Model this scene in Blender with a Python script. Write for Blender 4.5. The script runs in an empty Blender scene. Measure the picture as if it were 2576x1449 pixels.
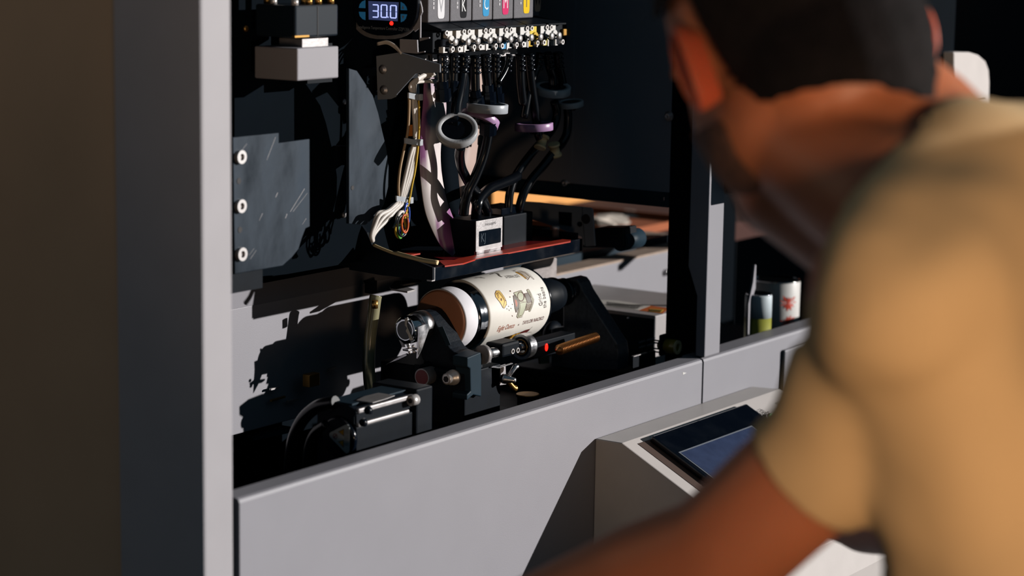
import bpy, bmesh, math, random
import numpy as np
from mathutils import Vector, Matrix, Quaternion
from math import sin, cos, pi, radians, sqrt, atan2
random.seed(7)
S = bpy.context.scene
COL = S.collection

# ------------------------------------------------------------------ camera
W, H, F = 2576, 1449, 5661.0
yaw, pit, rol = radians(55.59), radians(9.312), radians(.884)
_f = np.array([cos(pit)*sin(yaw), cos(pit)*cos(yaw), -sin(pit)])
_r = np.cross(_f, [0, 0, 1]); _r /= np.linalg.norm(_r); _u = np.cross(_r, _f)
_R = cos(rol)*_r + sin(rol)*_u
_U = -sin(rol)*_r + cos(rol)*_u
def ray(x, y): return _R*(x-W/2) + _U*(H/2-y) + _f*F
C = -ray(600, 1256)/F*2.0
def at(x, y, ax, v):
    """real point where the photograph's point (x, y) meets the plane ax = v"""
    d = ray(x, y); k = 'XYZ'.index(ax)
    return Vector(C + d*((v-C[k])/d[k]))
def atd(x, y, dist):
    d = ray(x, y); return Vector(C + d/np.linalg.norm(d)*dist)
cam = bpy.data.cameras.new('camera'); camo = bpy.data.objects.new('camera', cam); COL.objects.link(camo)
cam.sensor_width = 36; cam.lens = 36*F/W; cam.clip_start = .05; cam.clip_end = 60
camo.matrix_world = Matrix(((_R[0], _U[0], -_f[0], C[0]), (_R[1], _U[1], -_f[1], C[1]), (_R[2], _U[2], -_f[2], C[2]), (0, 0, 0, 1)))
cam.dof.use_dof = True; cam.dof.focus_distance = 2.47; cam.dof.aperture_fstop = 4.6
S.camera = camo

# ------------------------------------------------------------------ world, sun, lights, exposure
w = bpy.data.worlds.new('world'); S.world = w; w.use_nodes = True
bg = w.node_tree.nodes['Background']; bg.inputs[0].default_value = (.42, .74, 1.0, 1); bg.inputs[1].default_value = .068
SUN = Vector((-.78, 1, -.28)).normalized()          # the way sunlight travels
sun = bpy.data.lights.new('sun', 'SUN'); sun.energy = 4.1; sun.angle = radians(.6); sun.color = (1, .965, .93)
so = bpy.data.objects.new('sun', sun); COL.objects.link(so); so.location = (3, -4, 1.5)
so.rotation_euler = SUN.to_track_quat('-Z', 'Y').to_euler()
wrm = bpy.data.lights.new('warm_fill_spot', 'SPOT'); wrm.energy = 84; wrm.color = (1, .70, .45); wrm.shadow_soft_size = .22  # added fill that brightens the man; no real lamp stands here
wrm.spot_size = radians(27); wrm.spot_blend = .3
wo = bpy.data.objects.new('warm_fill_spot', wrm); COL.objects.link(wo); wo.location = (-1.5, -2.0, .02)
wo.rotation_euler = Vector((1.46, 1.19, .33)).to_track_quat('-Z', 'Y').to_euler()
lmp = bpy.data.lights.new('side_panel_fill', 'POINT'); lmp.energy = 2.5; lmp.color = (1, .74, .52); lmp.shadow_soft_size = .08  # added fill to warm and brighten the left side panel
lo_ = bpy.data.objects.new('side_panel_fill', lmp); COL.objects.link(lo_); lo_.location = (-.75, .75, .8)
S.view_settings.view_transform = 'Standard'; S.view_settings.look = 'None'
S.view_settings.exposure = 0; S.view_settings.gamma = 1; S.view_settings.use_curve_mapping = False
try:
    S.cycles.max_bounces = 6; S.cycles.diffuse_bounces = 0; S.cycles.caustics_reflective = False; S.cycles.caustics_refractive = False
except Exception: pass

# ------------------------------------------------------------------ materials
def lin(c):
    return tuple((v/255/12.92 if v/255 <= .04045 else ((v/255+.055)/1.055)**2.4) for v in c)
def mat(name, rgb, rough=.5, metal=0.0, var=0.0, scale=30, bump=0.0, bscale=400, spec=.5, coat=0, sss=0, sssc=None, alpha=1, trans=0, emit=None, estr=0, rvar=0, stretch=None):
    m = bpy.data.materials.new(name); m.use_nodes = True; nt = m.node_tree; b = nt.nodes['Principled BSDF']
    c = lin(rgb) + (1,)
    b.inputs['Base Color'].default_value = c; b.inputs['Roughness'].default_value = rough; b.inputs['Metallic'].default_value = metal
    b.inputs['Specular IOR Level'].default_value = spec; b.inputs['Coat Weight'].default_value = coat
    b.inputs['Transmission Weight'].default_value = trans; b.inputs['Alpha'].default_value = alpha
    if sss:
        b.inputs['Subsurface Weight'].default_value = sss; b.inputs['Subsurface Radius'].default_value = sssc or (1, .3, .12); b.inputs['Subsurface Scale'].default_value = .02
    if emit: b.inputs['Emission Color'].default_value = lin(emit)+(1,); b.inputs['Emission Strength'].default_value = estr
    tc = nt.nodes.new('ShaderNodeTexCoord'); src = tc.outputs['Object']
    if stretch:
        mp = nt.nodes.new('ShaderNodeMapping'); mp.inputs['Scale'].default_value = stretch; mp.inputs['Rotation'].default_value = (0, radians(28), 0)
        nt.links.new(src, mp.inputs[0]); src = mp.outputs[0]
    if var or rvar:
        n = nt.nodes.new('ShaderNodeTexNoise'); n.inputs['Scale'].default_value = scale; n.inputs['Detail'].default_value = 5
        nt.links.new(src, n.inputs['Vector'])
    if var:
        r = nt.nodes.new('ShaderNodeMapRange'); r.inputs[1].default_value = .3; r.inputs[2].default_value = .7; r.inputs[3].default_value = 1-var; r.inputs[4].default_value = 1+var
        nt.links.new(n.outputs[0], r.inputs[0])
        mx = nt.nodes.new('ShaderNodeVectorMath'); mx.operation = 'SCALE'; mx.inputs[0].default_value = c[:3]
        nt.links.new(r.outputs[0], mx.inputs['Scale']); nt.links.new(mx.outputs[0], b.inputs['Base Color'])
    if rvar:
        r2 = nt.nodes.new('ShaderNodeMapRange'); r2.inputs[1].default_value = .3; r2.inputs[2].default_value = .7; r2.inputs[3].default_value = max(.03, rough-rvar); r2.inputs[4].default_value = rough+rvar
        nt.links.new(n.outputs[0], r2.inputs[0]); nt.links.new(r2.outputs[0], b.inputs['Roughness'])
    if bump:
        n2 = nt.nodes.new('ShaderNodeTexNoise'); n2.inputs['Scale'].default_value = bscale; n2.inputs['Detail'].default_value = 3
        nt.links.new(src, n2.inputs['Vector'])
        bp = nt.nodes.new('ShaderNodeBump'); bp.inputs['Strength'].default_value = bump; bp.inputs['Distance'].default_value = .001
        nt.links.new(n2.outputs[0], bp.inputs['Height']); nt.links.new(bp.outputs[0], b.inputs['Normal'])
    return m
M = {}
M['paint'] = mat('grey_machine_paint', (153, 151, 158), .5, var=.02, scale=18, bump=.12, bscale=900)
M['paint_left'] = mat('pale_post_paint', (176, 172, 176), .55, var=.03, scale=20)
M['white_paint'] = mat('warm_white_paint', (222, 214, 210), .45, var=.03, scale=30, bump=.1, bscale=1200)
M['side_paint'] = mat('side_panel_paint', (205, 172, 140), .8, var=.1, scale=4)
M['slate'] = mat('slate_inner_paint', (124, 130, 140), .5, var=.08, scale=12)
M['slate2'] = mat('dark_slate_bar', (32, 50, 62), .5, spec=.15, var=.1, scale=20)
M['black'] = mat('black_anodised', (12, 19, 27), .5, spec=.12, var=.15, scale=60)
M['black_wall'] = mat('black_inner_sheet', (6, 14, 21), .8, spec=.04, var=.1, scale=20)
M['black_gloss'] = mat('glossy_black', (9, 16, 26), .16, spec=.45, rvar=.1, scale=40)
M['black_speck'] = mat('speckled_black_casting', (17, 24, 32), .5, spec=.15, var=.25, scale=220, bump=.3, bscale=300)
M['gloss_speck'] = mat('speckled_casting_gloss_tint', (58, 68, 80), .4, var=.3, scale=260, bump=.3, bscale=300)  # black casting lightened; its gloss reflection is put into the colour
M['dusty'] = mat('dusty_dark_metal', (112, 96, 88), .6, var=.2, scale=80)
M['blue_plate'] = mat('scuffed_blue_black_metal', (34, 46, 58), .45, metal=.2, spec=.3, var=.38, scale=26, rvar=.15, bump=.15, bscale=120, stretch=(1, 1, .45))
M['steel'] = mat('brushed_steel', (205, 203, 205), .28, metal=1, rvar=.12, scale=80)
M['steel_dull'] = mat('dull_steel', (170, 166, 166), .5, metal=.8, var=.15, scale=90, bump=.2, bscale=300)
M['chrome'] = mat('mirror_steel', (215, 218, 222), .08, metal=1)
M['rim'] = mat('dark_mirror_rim', (150, 152, 158), .1, metal=1)
M['brass'] = mat('brass', (196, 150, 82), .35, metal=.9)
M['rubber'] = mat('black_hose', (7, 11, 17), .22, spec=.5)
M['clear'] = mat('frosted_translucent_plastic', (200, 205, 212), .3, trans=.15, spec=.5)
M['filter'] = mat('frosted_filter_ring', (200, 202, 206), .35, trans=.05, var=.1, scale=60)
M['ivory'] = mat('ivory_plastic', (248, 224, 172), .45)
M['white'] = mat('white_plastic', (235, 232, 228), .4)
M['cable_white'] = mat('white_wire', (222, 214, 206), .4)
M['tan'] = mat('tan_rubber_disc', (192, 130, 98), .55, var=.10, scale=22)
M['tape'] = mat('white_tape', (236, 234, 240), .6, var=.04, scale=60, bump=.3, bscale=90)
M['can'] = mat('cream_can_enamel', (243, 239, 231), .55, var=.015, scale=200, bump=.03, bscale=900)
M['red'] = mat('red_gasket', (190, 62, 44), .35, var=.2, scale=60)
M['darkred'] = mat('dark_red_button', (110, 22, 26), .3)
M['ledred'] = mat('red_led', (255, 30, 20), .4, emit=(255, 25, 15), estr=4)
M['digit'] = mat('blue_white_digits', (190, 200, 255), .4, emit=(176, 190, 255), estr=1.15)
M['lcd'] = mat('lcd_glow', (40, 50, 78), .25, emit=(44, 52, 84), estr=.9)
M['cyanbtn'] = mat('blue_button', (40, 110, 150), .4, emit=(30, 84, 122), estr=.35)
M['ctrltext'] = mat('grey_print', (120, 130, 140), .5)
M['cart'] = mat('grey_cartridge_plastic', (96, 94, 100), .6, var=.12, scale=260, bump=.2, bscale=500)
M['carton'] = mat('orange_cardboard', (250, 176, 96), .8, var=.05, scale=12)
M['carton2'] = mat('brown_cardboard', (178, 98, 58), .85, var=.06, scale=12)
M['carton3'] = mat('dark_cardboard', (74, 40, 32), .9)
M['paper'] = mat('crumpled_paper', (240, 226, 212), .9, bump=.5, bscale=40)
M['dustrail'] = mat('dusty_brown_rail', (178, 156, 140), .7, var=.1, scale=60)
M['yellow'] = mat('yellow_clear_plastic', (226, 196, 66), .15, trans=.55, spec=.6)
M['amber_tube'] = mat('pale_clear_tube', (196, 190, 150), .2, trans=.45, spec=.6)
M['screw_w'] = mat('bright_screw_steel', (225, 220, 218), .35, metal=.6)
M['orange_tag'] = mat('orange_tag', (214, 120, 34), .6)
M['wblue'] = mat('blue_wire', (40, 90, 200), .4); M['worange'] = mat('orange_wire', (220, 100, 40), .4)
M['wyellow'] = mat('yellow_wire', (222, 180, 40), .4); M['wgreen'] = mat('green_wire', (110, 190, 70), .4)
M['wblack'] = mat('black_wire', (20, 22, 26), .3)
M['screen'] = mat('blue_touch_screen', (44, 54, 78), .16, var=.25, scale=60, coat=.2, emit=(58, 68, 96), estr=.35, spec=.3, rvar=.08)
M['label_white'] = mat('white_label', (226, 220, 212), .6)
M['label_orange'] = mat('orange_label', (206, 104, 40), .6)
M['ink'] = mat('black_print', (28, 24, 26), .6)
M['floor_m'] = mat('dark_workshop_floor', (58, 56, 56), .6, var=.1, scale=3)
M['shadewall'] = mat('shade_dark_wall', (36, 38, 44), .8, var=.15, scale=2)  # lack of sun put into the colour: stays dark where sunlight falls

# ------------------------------------------------------------------ object helpers
ORG = {}
def tag(o, label=None, cat=None, group=None, kind=None):
    if label: o['label'] = label
    if cat: o['category'] = cat
    if group: o['group'] = group
    if kind: o['kind'] = kind
    return o
def thing(name, label, cat, loc, group=None):
    o = bpy.data.objects.new(name, None); COL.objects.link(o); o.empty_display_size = .02
    o.location = loc; ORG[o] = Vector(loc); tag(o, label, cat, group); return o
class B:
    """collects shapes in world coordinates and links them as ONE mesh object"""
    def __init__(s): s.v = []; s.f = []; s.sm = []
    def add(s, v, f, smooth=False):
        n = len(s.v); s.v += [Vector(p) for p in v]; s.f += [tuple(i+n for i in q) for q in f]; s.sm += [smooth]*len(f); return s
    def box(s, a, b):
        x0, x1 = sorted((a[0], b[0])); y0, y1 = sorted((a[1], b[1])); z0, z1 = sorted((a[2], b[2]))
        v = [(x, y, z) for z in (z0, z1) for x, y in ((x0, y0), (x1, y0), (x1, y1), (x0, y1))]
        return s.add(v, [(3, 2, 1, 0), (4, 5, 6, 7), (0, 1, 5, 4), (1, 2, 6, 5), (2, 3, 7, 6), (3, 0, 4, 7)])
    def prism(s, pts, off):
        off = Vector(off); pts = [Vector(p) for p in pts]; n = len(pts)
        nm = Vector((0, 0, 0))
        for i in range(n): nm += (pts[i]-pts[0]).cross(pts[(i+1) % n]-pts[0])
        if nm.dot(off) > 0: pts = pts[::-1]
        v = pts + [p+off for p in pts]
        f = [tuple(range(n)), tuple(range(2*n-1, n-1, -1))] + [(i, i+n, (i+1) % n+n, (i+1) % n) for i in range(n)]
        return s.add(v, f)
    def lathe(s, o, d, prof, seg=32, cap=True, smooth=True):
        o = Vector(o); d = Vector(d).normalized(); a = d.orthogonal().normalized(); b = d.cross(a)
        v = []; f = []
        for t, r in prof:
            for k in range(seg):
                q = 2*pi*k/seg; v.append(o+d*t+(a*cos(q)+b*sin(q))*r)
        m = len(prof)
        for i in range(m-1):
            for k in range(seg):
                k2 = (k+1) % seg; f.append((i*seg+k, i*seg+k2, (i+1)*seg+k2, (i+1)*seg+k))
        s.add(v, f, smooth)
        if cap:
            n = len(s.v)-m*seg
            if prof[0][1] > 1e-6: s.f.append(tuple(n+k for k in reversed(range(seg)))); s.sm.append(False)
            if prof[-1][1] > 1e-6: s.f.append(tuple(n+(m-1)*seg+k for k in range(seg))); s.sm.append(False)
        return s
    def cyl(s, a, b, r, r2=None, seg=24):
        a = Vector(a); b = Vector(b); return s.lathe(a, b-a, [(0, r), ((b-a).length, r if r2 is None else r2)], seg)
    def ring(s, o, d, ro, ri, h, seg=32):
        return s.lathe(o, d, [(0, ri), (0, ro), (h, ro), (h, ri), (0, ri)], seg, cap=False, smooth=False)
    def ball(s, c, r, sx=1, sy=1, sz=1, seg=16):
        v = [Vector((0, 0, 1))]; f = []; rg = seg//2
        for i in range(1, rg):
            for k in range(seg): v.append(Vector((sin(pi*i/rg)*cos(2*pi*k/seg), sin(pi*i/rg)*sin(2*pi*k/seg), cos(pi*i/rg))))
        v.append(Vector((0, 0, -1)))
        for k in range(seg):
            f.append((0, 1+k, 1+(k+1) % seg)); f.append((len(v)-1, 1+(rg-2)*seg+(k+1) % seg, 1+(rg-2)*seg+k))
        for i in range(rg-2):
            for k in range(seg): f.append((1+i*seg+k, 1+(i+1)*seg+k, 1+(i+1)*seg+(k+1) % seg, 1+i*seg+(k+1) % seg))
        return s.add([Vector(c)+Vector((p.x*r*sx, p.y*r*sy, p.z*r*sz)) for p in v], f, True)
    def tube(s, pts, r, seg=10, sub=6, cap=True):
        P = smooth_path(pts, sub); n = len(P); rr = r if callable(r) else (lambda t: r)
        up = None; v = []; f = []
        for i in range(n):
            t = (P[min(i+1, n-1)]-P[max(i-1, 0)]).normalized()
            if up is None: up = t.orthogonal().normalized()
            up = (up-t*up.dot(t)).normalized(); sd = t.cross(up); R_ = rr(i/(n-1))
            for k in range(seg): q = 2*pi*k/seg; v.append(P[i]+(up*cos(q)+sd*sin(q))*R_)
        for i in range(n-1):
            for k in range(seg): f.append((i*seg+k, i*seg+(k+1) % seg, (i+1)*seg+(k+1) % seg, (i+1)*seg+k))
        s.add(v, f, True)
        if cap:
            b = len(s.v)-n*seg
            s.f.append(tuple(b+k for k in reversed(range(seg)))); s.f.append(tuple(b+(n-1)*seg+k for k in range(seg))); s.sm += [False, False]
        return s
    def build(s, name, m, parent=None, bevel=0, label=None, org=None):
        me = bpy.data.meshes.new(name)
        o = bpy.data.objects.new(name, me)
        if parent is not None: org = ORG[parent]
        elif org is None: org = sum(s.v, Vector())/max(1, len(s.v))
        org = Vector(org)
        me.from_pydata([p-org for p in s.v], [], s.f)
        me.polygons.foreach_set('use_smooth', s.sm); me.update()
        me.materials.append(m if not isinstance(m, str) else M[m])
        COL.objects.link(o)
        if parent is not None: o.parent = parent
        else: o.location = org
        ORG[o] = org
        if bevel:
            bv = o.modifiers.new('bevel', 'BEVEL'); bv.width = bevel; bv.segments = 2; bv.limit_method = 'ANGLE'; bv.angle_limit = radians(40)
        if label: o['label'] = label
        return o
def smooth_path(pts, sub=6):
    P = [Vector(p) for p in pts]
    if len(P) < 3 or sub < 2: return P
    Q = [P[0]*2-P[1]] + P + [P[-1]*2-P[-2]]; out = []
    for i in range(1, len(Q)-2):
        for k in range(sub):
            t = k/sub; a, b, c, d = Q[i-1], Q[i], Q[i+1], Q[i+2]
            out.append(.5*((2*b)+(c-a)*t+(2*a-5*b+4*c-d)*t*t+(3*b-a-3*c+d)*t**3))
    out.append(P[-1]); return out
def poly(px, ax, v): return [at(x, y, ax, v) for x, y in px]
def Z(ox, oy, k): return lambda pts: [(ox+x/k, oy+y/k) for x, y in pts]
a1 = Z(560, 0, 4.262); a2 = Z(1040, 0, 5.574); a3 = Z(860, 120, 3.623); a4 = Z(580, 320, 3.622); a5 = Z(980, 480, 3.45)
a6 = Z(980, 660, 5.152); a7 = Z(580, 700, 2.683); a8 = Z(960, 740, 4.262); b1 = Z(1280, 440, 3.018); b2 = Z(1640, 560, 4.261)
b3 = Z(1440, 900, 3.623); b7 = Z(1440, 700, 6.036); c4 = Z(1600, 860, 5.367); d1 = Z(1240, 670, 12.075); d2 = Z(1240, 770, 13.175)
d3 = Z(700, 1000, 7.246); d5 = Z(1290, 860, 6.283); d0 = Z(1180, 540, 14.49); d4 = Z(1880, 980, 14.49)
def slab(px, ax, v, th, name, m, parent=None, bevel=0, label=None, b=None):
    off = {'X': (th, 0, 0), 'Y': (0, th, 0), 'Z': (0, 0, -th)}[ax]
    b = b or B(); b.prism(poly(px, ax, v), off)
    return b.build(name, m, parent, bevel, label) if name else b
def fbox(p0, p1, Y, depth, b=None):
    """box whose front face (plane Y) has its left edge at photo point p0 and its right/bottom at p1"""
    a = at(*p0, 'Y', Y); c = at(*p1, 'Y', Y)
    return (b or B()).box((a.x, Y, a.z), (c.x, Y+depth, c.z))
_txt = {}
def text_mesh(s, size=1.0, shear=0):
    cu = bpy.data.curves.new('t', 'FONT'); cu.body = s; cu.size = size; cu.align_x = 'CENTER'; cu.align_y = 'CENTER'; cu.shear = shear; cu.resolution_u = 2
    o = bpy.data.objects.new('t', cu); COL.objects.link(o)
    me = o.evaluated_get(bpy.context.evaluated_depsgraph_get()).to_mesh()
    v = [x.co.copy() for x in me.vertices]; f = [tuple(p.vertices) for p in me.polygons]
    bpy.data.objects.remove(o); bpy.data.curves.remove(cu); return v, f
def text_on(s, size, fn, name, m, parent, shear=0, label=None):
    v, f = text_mesh(s, size, shear); b = B(); b.add([fn(p.x, p.y) for p in v], f)
    return b.build(name, m, parent, label=label)

# ------------------------------------------------------------------ the room
def struct(b, name, m, **k):
    o = b.build(name, m, **k); o['kind'] = 'structure'; return o
struct(B().box((-3, -3.4, -1.14), (4.6, 1.8, -1.1)), 'floor', 'floor_m')
struct(B().box((-3, 1.7, -1.1), (4.6, 1.8, 1.9)), 'wall_back', 'shadewall')
struct(B().box((4.5, -1.2, -1.1), (4.6, 1.7, 1.9)), 'wall_right', 'shadewall')

# ------------------------------------------------------------------ cabinet
LX0, LX1 = -.0457, -.0065
RX0, RX1 = .8324, .8695
PX1 = at(1767, 902, 'Y', 0).x; PX2 = at(1771, 902, 'Y', 0).x; DX1 = at(1961, 900, 'Y', 0).x; DX2 = at(1965, 900, 'Y', 0).x
cab = thing('printer_cabinet', 'large grey painted metal printer cabinet with an open work bay', 'machine', (.4, .2, -1.1))
B().box((LX0, 0, -1.09), (LX1, .1017, .8)).build('corner_post', 'paint_left', cab, .0025, 'pale corner post with shaded side')
B().box((LX0+.012, .104, -1.09), (LX0+.017, .62, .8)).build('side_panel', 'side_paint', cab, 0, 'brownish side panel')
def lip(x0, x1, y1):
    return B().prism([(x0, y, z) for y, z in ((0, -1.05), (0, -.004), (.0012, -.0012), (.004, 0), (y1, .0), (y1+.002, -.03), (y1+.002, -1.05))], (x1-x0, 0, 0))
lip(.0015, PX1, .026).build('front_panel', 'paint', cab, 0)
lip(PX2, 2.0, .030).build('front_panel', 'paint', cab, 0)
B().box((DX2, -.006, -1.0), (1.9, -.0005, at(1964, 885, 'Y', -.006).z)).build('door', 'paint', cab, .003)
zt = at(1733, 670, 'X', RX0).z; zb = at(1757, 745, 'X', RX0).z
B().prism([(RX0, y, z) for y, z in ((0, .001), (0, .8), (.026, .8), (.026, zt), (.013, zb), (.013, .001))], (RX1-RX0, 0, 0)).build('corner_post', 'paint', cab, .0015, 'right post with notched inner flange')
WX = .86
B().box((WX, .014, -.2), (WX+.004, .0705, .8)).build('side_sheet', 'black_wall', cab, 0, 'black sheet beside the right post')
B().box((WX, .0705, .1905), (WX+.004, .45, .8)).build('side_sheet', 'paint', cab, 0, 'slate grey inner side sheet')
B().box((WX, .21, .192), (WX-.002, .45, .8)).build('side_sheet', 'paint', cab, 0)
B().box((WX-.0035, .0695, .1725), (WX+.02, .45, .1904)).build('lower_rail', 'slate2', cab, .0008)
for p in ((1684, 292), (1425, 460)):
    q = at(*p, 'X', WX); b = B().lathe(q, (-1, 0, 0), [(0, .0062), (.0015, .0062), (.002, .0035), (.006, .0035), (.006, .0016), (.003, .0016)], 20)
    b.build('bolt', 'steel_dull', cab)
q = at(1672, 505, 'X', WX-.004); B().box(q, (q.x-.001, q.y+.001, q.z+.004)).build('rivet', 'steel', cab)
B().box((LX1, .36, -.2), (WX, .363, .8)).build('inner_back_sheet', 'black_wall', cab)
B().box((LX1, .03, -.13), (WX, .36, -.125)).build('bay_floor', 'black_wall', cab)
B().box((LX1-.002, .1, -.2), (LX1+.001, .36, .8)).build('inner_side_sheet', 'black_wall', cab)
B().box((LX0, .0, .8), (2.0, .6, .82)).build('top_cover', 'paint', cab)
bkz = at(809, 720, 'Y', .27).z
B().box((.02, .27, -.035), (.80, .28, bkz-.006)).build('lower_back_panel', 'paint', cab, .001)
B().prism([(.02, y, z) for y, z in ((.27, bkz-.006), (.285, bkz+.012), (.285, bkz-.006))], (.6, 0, 0)).build('back_panel_flange', 'paint', cab)
# black gantry sheet behind the electronics
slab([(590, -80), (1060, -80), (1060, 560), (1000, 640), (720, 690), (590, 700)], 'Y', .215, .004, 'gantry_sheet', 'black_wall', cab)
# pale arrow mark and smears on the front panel
slab(c4([(632, 410), (634, 444), (683, 418)]), 'Y', -.0003, .0002, 'arrow_mark', 'white', cab)
for p in ((865, 256), (864, 540), (617, 72)):
    q = at(*p, 'Y', .2148); B().lathe(q, (0, -1, 0), [(0, .0035), (.002, .003), (.0025, .001)], 14).build('screw', 'brass' if p[1] < 100 else 'steel_dull', cab)
# ---- right bay
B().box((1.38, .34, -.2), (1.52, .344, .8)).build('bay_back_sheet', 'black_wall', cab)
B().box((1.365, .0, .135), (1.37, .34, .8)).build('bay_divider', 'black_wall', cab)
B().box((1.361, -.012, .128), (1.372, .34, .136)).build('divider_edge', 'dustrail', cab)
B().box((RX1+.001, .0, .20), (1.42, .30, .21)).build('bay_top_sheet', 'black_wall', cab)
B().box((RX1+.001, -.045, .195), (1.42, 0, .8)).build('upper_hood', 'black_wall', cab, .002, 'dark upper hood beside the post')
slab(b2([(1036, 870), (1085, 640), (1106, 450), (1118, 455), (1112, 700), (1085, 785), (1062, 860), (1052, 1260), (1028, 1260)]), 'Y', .05, .003, 'divider_fin', 'paint', cab)

# ---- unseen panel added behind the operator to block sun from his back
scr = thing('sun_blocker', 'added unseen dark panel behind the man, blocking direct sun from his back', 'sun blocker', (.5, -1.42, -1.1))
B().box((.08, -1.44, -1.0), (.80, -1.41, .57)).build('blocker_panel', mat('blocker_dark', (70, 60, 54), .9), scr, .003)
for x in (.14, .74): B().box((x-.015, -1.6, -1.1), (x+.015, -1.25, -1.06)).build('foot', 'black', scr); B().box((x-.01, -1.44, -1.06), (x+.01, -1.41, -1.0)).build('leg', 'black', scr)

# ---- cover panel behind the operator's neck
wp = [(2400, 131), (2440, 131), (2462, 138), (2480, 154), (2488, 176), (2490, 205), (2487, 420), (2400, 420)]
wpt = thing('side_cover', 'white rounded machine cover standing behind the man\'s neck', 'machine cover', at(2440, 420, 'Y', -.02))
slab(wp, 'Y', -.06, .06, 'cover_shell', 'white_paint', wpt, .002)
slab([(2455, 251), (2478, 247), (2478, 251), (2457, 254)], 'Y', -.0605, .001, 'slot', 'ink', wpt)
q0 = at(2380, 420, 'Y', -.06)
B().box((q0.x+.17, -.05, 0), (q0.x+.23, -.01, q0.z+.02)).build('support', 'black', wpt)

# ---- rail beam seen through the right side opening
rb = thing('rail_beam', 'long grey linear rail beam with dusty brown top behind the tailstock', 'beam', (1.1, .3, -.05))
BZ = at(1403, 694, 'Y', .3).z
B().box((.80, .3, -.12), (1.36, .336, BZ)).build('beam_body', 'paint', rb, .001)
B().box((.80, .3002, BZ), (1.36, .336, BZ+.003)).build('dust_strip', 'dustrail', rb)
B().box((.80, .345, BZ-.02), (1.35, .352, BZ+.012)).build('rail', 'slate2', rb)
B().box((.80, .353, BZ-.02), (1.34, .42, BZ+.012)).build('dust_strip', 'dustrail', rb)
for p in ((1673, 685), (1672, 744)):
    q = at(*p, 'Y', .3); B().lathe(q, (0, -1, 0), [(0, .0052), (.004, .0045), (.0055, .002)], 16).build('bolt', 'steel', rb)

# ---- cartons behind
sh = thing('packing_bench', 'low bench behind the machine carrying the cardboard cartons', 'bench', (1.9, .8, -1.1))
B().box((1.3, .46, .0), (2.8, 1.1, .03)).build('bench_top', 'carton3', sh)
for x in (1.36, 2.74):
    for y in (.5, 1.04): B().box((x-.02, y-.02, -1.1), (x+.02, y+.02, 0)).build('leg', 'black', sh)
def carton(name, label, X0, X1, Y0, Y1, z0, z1, m, flap=True):
    t = thing(name, label, 'box', ((X0+X1)/2, (Y0+Y1)/2, z0))
    th = .004
    b = B().box((X0, Y0, z0), (X1, Y0+th, z1)); b.build('front_wall', m, t)
    B().box((X0, Y1-th, z0), (X1, Y1, z1)).build('back_wall', m, t)
    B().box((X0, Y0+th, z0), (X0+th, Y1-th, z1)).build('side_wall', m, t)
    B().box((X1-th, Y0+th, z0), (X1, Y1-th, z1)).build('side_wall', m, t)
    B().box((X0+th, Y0+th, z0), (X1-th, Y1-th, z0+th)).build('bottom', m, t)
    if flap: B().prism([(X0, Y0, z1), (X1, Y0, z1), (X1, Y0-.03, z1+.05), (X0, Y0-.03, z1+.05)], (0, .004, .002)).build('flap', m, t)
    return t
c1 = at(1494, 640, 'Y', .5); q = at(1600, 562, 'Y', .5)
carton('cardboard_carton', 'open brown cardboard carton below the bright board', q.x-.02, at(1745, 600, 'Y', .5).x, .5, .78, .03, at(1640, 566, 'Y', .5).z, 'carton2', False)
t = thing('carton_lid_board', 'bright orange-brown cardboard board leaning above the crumpled paper', 'box', at(1600, 540, 'Y', .8))
slab([(1240, 440), (1720, 440), (1720, 500), (1611, 520), (1494, 545), (1240, 592)], 'Y', .8, .01, 'board', 'carton', t)
slab([(1494, 545), (1720, 497), (1720, 503), (1494, 550)], 'Y', .79, .01, 'board_edge', 'carton2', t)
B().box((at(1494, 545, 'Y', .8).x, .805, .03), (at(1740, 545, 'Y', .8).x, .815, .25)).build('board_foot', 'carton2', t)
t = thing('inner_flap', 'dark reddish-brown carton flap standing right of the paper', 'box', at(1640, 560, 'Y', .7))
slab([(1606, 535), (1700, 515), (1700, 590), (1625, 574)], 'Y', .7, .005, 'flap', 'carton3', t)
B().box((at(1620, 560, 'Y', .7).x, .701, .03), (at(1738, 560, 'Y', .7).x, .704, at(1690, 585, 'Y', .7).z)).build('flap_base', 'carton3', t)
def crumple(px, Y, name, label):
    P = poly(px, 'Y', Y); c = sum(P, Vector())/len(P); b = B(); v = [c+Vector((0, -.03, 0))]; n = 0
    rim = []
    for i in range(len(P)):
        for k in range(3):
            p = P[i].lerp(P[(i+1) % len(P)], k/3); rim.append(p+Vector((0, random.uniform(-.012, .012), 0)))
    mid = [r.lerp(c, .45)+Vector((0, random.uniform(-.035, -.01), 0)) for r in rim]; m = len(rim)
    back = [r+Vector((0, .02, 0)) for r in rim]
    v = rim+mid+[c+Vector((0, -.03, 0))]+back
    f = [(i, (i+1) % m, (i+1) % m+m, i+m) for i in range(m)]+[(i+m, (i+1) % m+m, 2*m) for i in range(m)]+[(i, i+2*m+1, (i+1) % m+2*m+1, (i+1) % m) for i in range(m)]+[tuple(range(3*m, 2*m, -1))]
    o = b.add(v, f).build(name, 'paper'); return tag(o, label, 'paper')
crumple([(1496, 550), (1553, 538), (1556, 600), (1496, 606)], .6, 'packing_paper', 'crumpled white packing paper lump just right of the grey bracket')
crumple([(1560, 546), (1607, 530), (1622, 562), (1600, 566), (1564, 570)], .62, 'packing_paper', 'smaller white packing paper lump beside the dark carton flap')

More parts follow.
